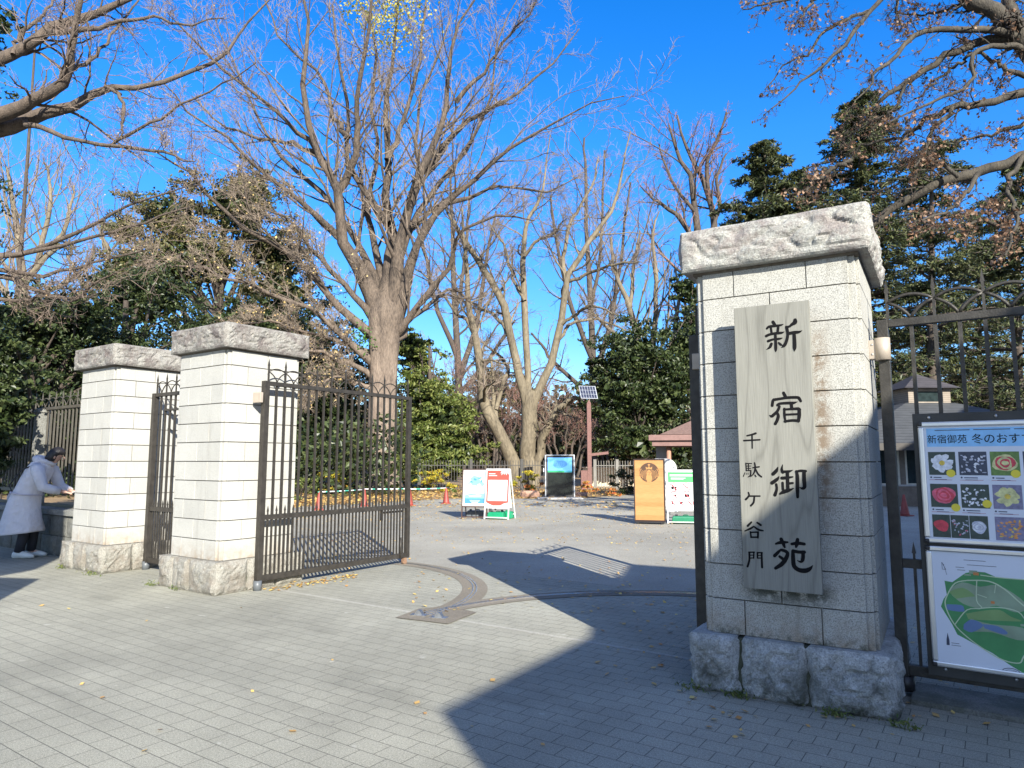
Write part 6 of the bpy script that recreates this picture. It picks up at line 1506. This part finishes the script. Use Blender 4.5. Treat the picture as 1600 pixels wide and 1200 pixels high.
def evergreen(label, Y, foot, blobs, mat, name='evergreen_tree', n=9000, size=.26, seed=1, group='evergreens round the plaza', trunk_r=.25, limbs=True, cat='tree', asp=.5, upn=.6, dense=True):
    """blobs: (px, py, width px, height px, depth offset)"""
    rng = np.random.default_rng(seed); b = at(foot, 740, Y); b[2] = 0
    T = Tree(name, label, cat, tuple(b), group)
    tot = sum(q[2] * q[3] for q in blobs); Cs = []; lim = []; inner = []
    for px, py, wd, ht, dy in blobs:
        c = at(px, py, Y + dy); r = (wd / 2 / F * (Y + dy), min(wd, ht * 1.3) / 2 / F * (Y + dy), ht / 2 / F * (Y + dy))
        k = int(n * wd * ht / tot); P, cc = shell(c, r, k, rng)
        Cs.append(P); 
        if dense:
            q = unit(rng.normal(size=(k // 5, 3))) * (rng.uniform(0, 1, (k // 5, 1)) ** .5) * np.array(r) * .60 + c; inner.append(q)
        for j in rng.choice(len(cc), min(len(cc), 7), replace=False):
            base = np.array([b[0] + rng.normal() * .05, b[1], max(.3, min(c[2] - r[2] * .3, c[2] * .6))])
            lim.append(resample([base, (base + cc[j]) / 2 + rng.normal(size=3) * .2, cc[j]], 7))
    T.leaves('foliage', np.vstack(Cs), size, mat, asp, upn=upn, rng=rng)
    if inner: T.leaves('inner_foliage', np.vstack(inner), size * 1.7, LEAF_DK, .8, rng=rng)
    top = max(at(q[0], q[1], Y)[2] for q in blobs)
    tr = resample([(b[0], b[1], -.1), (b[0] + .1, b[1], top * .5), (b[0], b[1], top)], 8)[None]
    g = [(tr, np.linspace(trunk_r, trunk_r * .3, 8)[None], 10)]
    if limbs: P = np.stack(lim); g.append((P, np.tile(np.linspace(trunk_r * .35, trunk_r * .08, 7), (len(lim), 1)), 5))
    T.add('trunk', g, BK_D)
    return T
evergreen('mid green leafy evergreen just right of the big ginkgo trunk', 43, 668, [(660, 625, 96, 120, 0), (690, 660, 105, 110, -1), (650, 560, 66, 80, 1), (700, 705, 118, 70, -2), (660, 700, 110, 80, -2), (640, 540, 50, 50, 1)], LEAF_MD, n=17000, size=.24, seed=41)
evergreen('low bright green leafy shrub at the left end of the grey picket fence', 40, 665, [(665, 720, 90, 55, 0), (640, 735, 60, 45, -1), (705, 725, 60, 48, 0)], LEAF_MD, name='evergreen_shrub', n=6000, size=.2, seed=42, cat='shrub', group='shrubs round the plaza', trunk_r=.08)
evergreen('dark glossy evergreen left of the nearest pillar, behind the wooden menu board', 42, 1000, [(990, 560, 150, 110, 0), (1030, 620, 150, 130, 0), (960, 620, 110, 100, -1), (1075, 560, 110, 150, 1), (985, 690, 130, 80, -1), (1060, 700, 110, 90, 0), (940, 580, 60, 50, 0)], LEAF_DK, n=21000, size=.25, seed=43)
evergreen('small dark evergreen showing left of the cap of the nearest pillar', 50, 1078, [(1072, 455, 46, 60, 0), (1085, 520, 60, 90, 0)], LEAF_DK, n=3500, size=.28, seed=44)
evergreen('large olive green evergreen behind the two white pillars', 47, 330, [(370, 325, 150, 120, 0), (265, 340, 140, 100, 1), (300, 410, 240, 120, 0), (430, 400, 130, 120, 1), (210, 430, 150, 120, 0), (395, 290, 80, 60, 2), (440, 465, 130, 110, 0), (190, 360, 80, 60, 1)], LEAF_OL, n=27000, size=.26, seed=45, trunk_r=.35)
evergreen('dark evergreen below the ginkgo boughs, behind the left pillar', 44, 440, [(400, 510, 200, 120, 0), (480, 560, 160, 170, 1), (330, 540, 160, 110, 0), (520, 620, 120, 200, 2), (460, 680, 150, 120, 2)], LEAF_DK, n=22000, size=.28, seed=46)
evergreen('dark glossy evergreen overhanging the low wall at the left edge', 17.5, 30, [(30, 520, 190, 150, 0), (120, 500, 190, 110, .5), (40, 640, 150, 150, -1.5), (190, 560, 160, 110, 1), (-60, 600, 150, 260, -1), (10, 700, 120, 120, -2.2), (0, 630, 105, 130, -5.3), (-10, 550, 120, 110, -5.0), (-20, 700, 90, 110, -5.4)], LEAF_DK, n=34000, size=.11, seed=47, trunk_r=.2)
evergreen('dark evergreen mass between the low wall and the farthest pillar', 20, 180, [(140, 600, 200, 180, 0), (220, 470, 200, 110, 1), (90, 690, 160, 120, 0), (90, 560, 160, 120, 0)], LEAF_DK, n=22000, size=.13, seed=48)
evergreen('dark conifer top in the upper left corner', 26, 0, [(-5, 30, 70, 80, 0), (-60, 110, 130, 160, 0), (-90, 300, 160, 260, 0)], LEAF_DK, name='conifer_tree', n=7000, size=.16, seed=49, limbs=False, trunk_r=.12)
evergreen('far olive treetops left of the leaning plane stem', 80, 775, [(770, 600, 80, 50, 0), (740, 640, 90, 60, 0), (810, 620, 70, 60, 2)], LEAF_OL, n=6000, size=.4, seed=50)
evergreen('far yellowish green treetops behind the ticket office tower', 60, 1400, [(1395, 600, 70, 70, 0), (1500, 620, 160, 60, 0), (1380, 640, 90, 60, 0), (1590, 620, 120, 70, 0)], LEAF_OL, n=9000, size=.35, seed=51)
# ---------- layered cedars on the right
def cedar(label, Y, px, top, foot_py, halfw, seed, levels=24, n_leaf=15000, droop=.12, lean=0, bare_to=.25, wpow=.8, size=.34):
    rng = np.random.default_rng(seed); b = at(px, 740, Y); b[2] = 0; tp = at(px + lean, top, Y); H = tp[2]; W = halfw / F * Y
    T = Tree('cedar_tree', label, 'tree', tuple(b), 'layered cedars on the right')
    n = levels * 9; z = bare_to * H + (1 - bare_to) * H * (np.floor(rng.uniform(0, levels, n)) + rng.normal(size=n) * .28) / levels; z = np.clip(z, bare_to * H, H * .99)
    f = 1 - (z / H - bare_to) / (1 - bare_to); ln = W * (np.clip(f, .03, 1) ** wpow) * rng.uniform(.35, 1.15, n)
    az = rng.uniform(0, 2 * math.pi, n); d = np.stack([np.cos(az), np.sin(az), np.zeros(n)], 1)
    s = np.linspace(0, 1, 9)
    base = np.stack([b[0] + (tp[0] - b[0]) * z / H, np.full(n, b[1]), z], 1)
    P = base[:, None, :] + d[:, None, :] * (ln[:, None] * s[None])[:, :, None]
    P[:, :, 2] += (ln[:, None] * (.28 * s - droop * 2.2 * s ** 2)[None]) * (.4 + rng.uniform(0, .8, (n, 1)))
    P[:, 1:] += rng.normal(size=P[:, 1:].shape) * .05
    Rr = (.018 + .018 * ln)[:, None] * np.linspace(1, .2, 9)[None]
    S, SR = grow(P, Rr, 10, .2, 1, .32, 58, .5, 4, up=-.03, wig=.1, rng=rng, rmin=.012, flat=.85)
    T.add('trunk', [(resample([tuple(b - [0, 0, .1]), tuple((b + tp) / 2), tuple(tp)], 10)[None], np.linspace(.30, .05, 10)[None], 10), (P, Rr, 5), (S, SR, 3)], BK_D)
    C_ = tips(S, n_leaf, rng, 0) + rng.normal(size=(n_leaf, 3)) * (.12, .12, .05)
    T.leaves('needle_sprays', C_, size, LEAF_CD, .28, rng=rng, upn=1.1, drop=-.1)
    return T
cedar('cedar with a pointed double top showing above the left part of the nearest pillar', 50, 1195, 218, 740, 150, 71, wpow=.50, n_leaf=42000, size=.40, levels=26)
cedar('tallest cedar rising directly behind the cap of the nearest pillar', 46, 1345, 140, 740, 165, 72, levels=28, n_leaf=44000, size=.38, wpow=.52)
cedar('cedar with a lower crown showing just right of the double topped one', 54, 1262, 262, 740, 130, 76, levels=24, n_leaf=30000, size=.40, wpow=.5)
cedar('open layered cedar with a pale trunk seen above the fence, nearest to the viewer', 33, 1455, 212, 740, 150, 73, levels=12, n_leaf=27000, size=.26, bare_to=.22, wpow=.5)
cedar('cedar at the right edge behind the arched fence', 38, 1590, 240, 740, 150, 74, levels=14, n_leaf=27000, size=.28, wpow=.55)
cedar('wide dark cedar filling the gap at the far right', 52, 1530, 330, 740, 120, 75, levels=20, n_leaf=14000, size=.36, wpow=.5)

# ---------- low shrubs along the bed
def shrub(px, py, Y, w_, h, mat, label, n=700, size=.13, seed=1):
    rng = np.random.default_rng(seed); g = gnd(px, py) if Y is None else Vector((at(px, py, Y)[0], Y, 0)); T = Tree('shrub', label, 'shrub', (g.x, g.y, 0), 'low shrubs along the leafy bed')
    C_, cc = shell((g.x, g.y, h * .5), (w_ / 2, w_ / 2.4, h * .55), n, rng, fill=.4, lump=.15); C_ = C_[C_[:, 2] > .02]
    T.leaves('foliage', C_, size, mat, .5, rng=rng, upn=.5)
    P = np.stack([resample([(g.x, g.y, 0), tuple((np.array([g.x, g.y, 0]) + c) / 2 + [0, 0, .05]), tuple(c)], 5) for c in cc[:14]]); T.add('stems', [(P, np.full(P.shape[:2], .012), 4)], BK_D)
LEAF_RD = island_leaf('red_shrub_leaf', [(.55, .12, .04), (.50, .22, .06), (.22, .22, .05)], trans=.3)
shrub(664, 768, None, 1.6, 1.15, LEAF_YL, 'left of the two yellow green shrubs beside the poster stands', seed=81, n=900)
shrub(690, 769, None, 1.9, 1.05, LEAF_YL, 'right of the two yellow green shrubs beside the poster stands', seed=82, n=1000)
shrub(822, 773, None, 1.5, 1.15, LEAF_YL, 'yellow green shrub at the foot of the plane tree, left of the screen', seed=83, n=800)
shrub(518, 772, None, 1.9, 1.2, LEAF_YL, 'yellow green shrub seen through the open gate leaf', seed=84, n=1000)
shrub(838, 776, None, 1.2, .6, LEAF_RD, 'low orange shrub beside the left stone of the screen', seed=85, n=350)
shrub(903, 772, None, 1.1, .75, LEAF_RD, 'red leaved shrub right of the information screen', seed=86, n=400)
shrub(940, 775, None, 2.0, .5, LEAF_RD, 'low straggling orange and green shrub beside the solar panel post', seed=87, n=450)
shrub(716, 777, None, 1.0, .4, LEAF_MD, 'small green tuft behind the poster stands', seed=88, n=250)
shrub(470, 782, None, 1.6, .9, LEAF_MD, 'green shrub seen through the gate leaf, left of the yellow green one', seed=89, n=700)
shrub(610, 770, None, 1.0, .45, LEAF_MD, 'small green plant right of the big ginkgo trunk', seed=90, n=250)
shrub(985, 772, None, 2.6, 1.3, LEAF_DK, 'dark rounded shrub behind the wooden menu board', seed=91, n=1800, size=.12)
shrub(1110, 770, None, 4.5, 1.6, LEAF_DK, 'dark hedge shrub behind the small shelter', seed=92, n=2500, size=.14)

# ---------- woods that close the view, beyond everything
def woods():
    rng = np.random.default_rng(99); Vs = []; Fs = []; o = 0
    for x in np.arange(-150, 150, 3.2):
        for row in range(2):
            y = 92 + row * 10 + rng.uniform(-3, 3); h = rng.uniform(6.5, 10) * (1.5 if x < -22 or x > 42 else 1.2)
            C_ = unit(rng.normal(size=(700, 3))) * (rng.uniform(0, 1, (700, 1)) ** .4) * (3.2, 3, h * .55) * (1 + .25 * np.sin(rng.normal(size=(700, 1)) * 3)) + (x + rng.uniform(-1, 1), y, h * .45)
            V, Fq = leafquads(C_, .95, .7, 0, rng, .4); Vs.append(V); Fs.append(Fq + o); o += len(V)
    t = npmesh('distant_woods', np.vstack(Vs), np.vstack(Fs), island_leaf('distant_leaf', [(.05, .07, .025), (.10, .10, .045), (.13, .10, .06), (.16, .12, .08)]))
    tag(t, 'far mass of mixed woodland closing the view behind the park fence', 'woodland', None, 'stuff')
    # dim undergrowth closer by, left of the trunk
    Vs = []; Fs = []; o = 0
    for px in range(-300, 620, 18):
        for Y in (33, 42):
            c = at(px, 700, Y + rng.uniform(-2, 2)); C_ = unit(rng.normal(size=(260, 3))) * (rng.uniform(0, 1, (260, 1)) ** .4) * (1.9, 1.6, 2.3) + (c[0], c[1], 1.5)
            V, Fq = leafquads(C_, .30, .6, 0, rng, .4); Vs.append(V); Fs.append(Fq + o); o += len(V)
    t = npmesh('undergrowth', np.vstack(Vs), np.vstack(Fs), LEAF_DK)
    tag(t, 'dim evergreen undergrowth behind the left pillars and the dark picket fence', 'undergrowth', None, 'stuff')
woods()

# ---------- fallen leaves
def fallen():
    rng = np.random.default_rng(123); P = []
    def scatter(n, box, dens=None):
        for _ in range(n):
            px, py = rng.uniform(box[0], box[1]), rng.uniform(box[2], box[3]); g = gnd(px, py); P.append((g.x + rng.normal() * .05, g.y + rng.normal() * .1, .012))
    e = edge
    for i in range(9000):      # thick litter on the bed
        px = rng.uniform(380, 1040); py0 = np.interp(px, [q[0] for q in edge_px], [q[1] for q in edge_px]); py = py0 - rng.uniform(-1.5, 22) ; g = gnd(px, py); P.append((g.x, g.y, .01 + rng.uniform(0, .05)))
    scatter(2200, (440, 1010, 782, 815)); scatter(900, (440, 1075, 800, 850)); scatter(260, (640, 1080, 840, 960)); scatter(26, (0, 1100, 930, 1190))
    scatter(120, (430, 560, 860, 915)); scatter(70, (1400, 1600, 880, 1130)); scatter(60, (900, 1080, 900, 1060)); scatter(50, (1060, 1400, 1040, 1150))
    for _ in range(200):
        a = rng.uniform(0, 1); g = G(-5.6 + rng.normal() * .08, .6 + a * 1.4, .012); P.append(tuple(g))
    P = np.array(P); n = len(P)
    a = rng.uniform(0, 6.28, n); d = np.stack([np.cos(a), np.sin(a), rng.normal(size=n) * .25], 1); q = np.stack([-np.sin(a), np.cos(a), rng.normal(size=n) * .25], 1)
    s = (rng.uniform(.5, 1.2, n) * np.where(P[:, 1] > 24, .07, .027))[:, None]
    V = np.stack([P - d * s, P + q * s * .7, P + d * s * .9, P - q * s * .7], 1).reshape(-1, 3); V[:, 2] = np.maximum(V[:, 2], .006)
    t = npmesh('fallen_leaves', V, np.arange(4 * n).reshape(n, 4), island_leaf('fallen_leaf', [(.50, .30, .10), (.62, .42, .14), (.40, .20, .07), (.66, .52, .16), (.32, .17, .08)], trans=.1))
    tag(t, 'yellow and orange fallen leaves scattered over the bed and the plaza', 'fallen leaves', None, 'stuff')
    # moss and weeds at the pillar feet
    C_ = []
    for u, v, n_, s_ in ((.05, -.0, 60, .06), (.36, .0, 110, .035), (.95, .0, 90, .04), (1.33, .02, 80, .035), (-7.15, -.03, 60, .05), (-6.6, -.03, 30, .04), (-8.7, -.04, 90, .08), (-9.7, -.04, 60, .06)):
        for _ in range(n_):
            g = G(u + rng.normal() * s_ * 1.4, v - abs(rng.normal()) * s_ * .7, abs(rng.normal()) * .028 + .005); C_.append(tuple(g))
    V, Fq = leafquads(np.array(C_), .034, .3, -.8, rng, 0)
    t = npmesh('moss_and_weeds', V, Fq, island_leaf('moss', [(.05, .09, .02), (.12, .16, .04), (.20, .22, .06), (.04, .06, .02)]))
    tag(t, 'moss and small weeds growing at the feet of the stone pillars', 'weeds', None, 'stuff')
fallen()
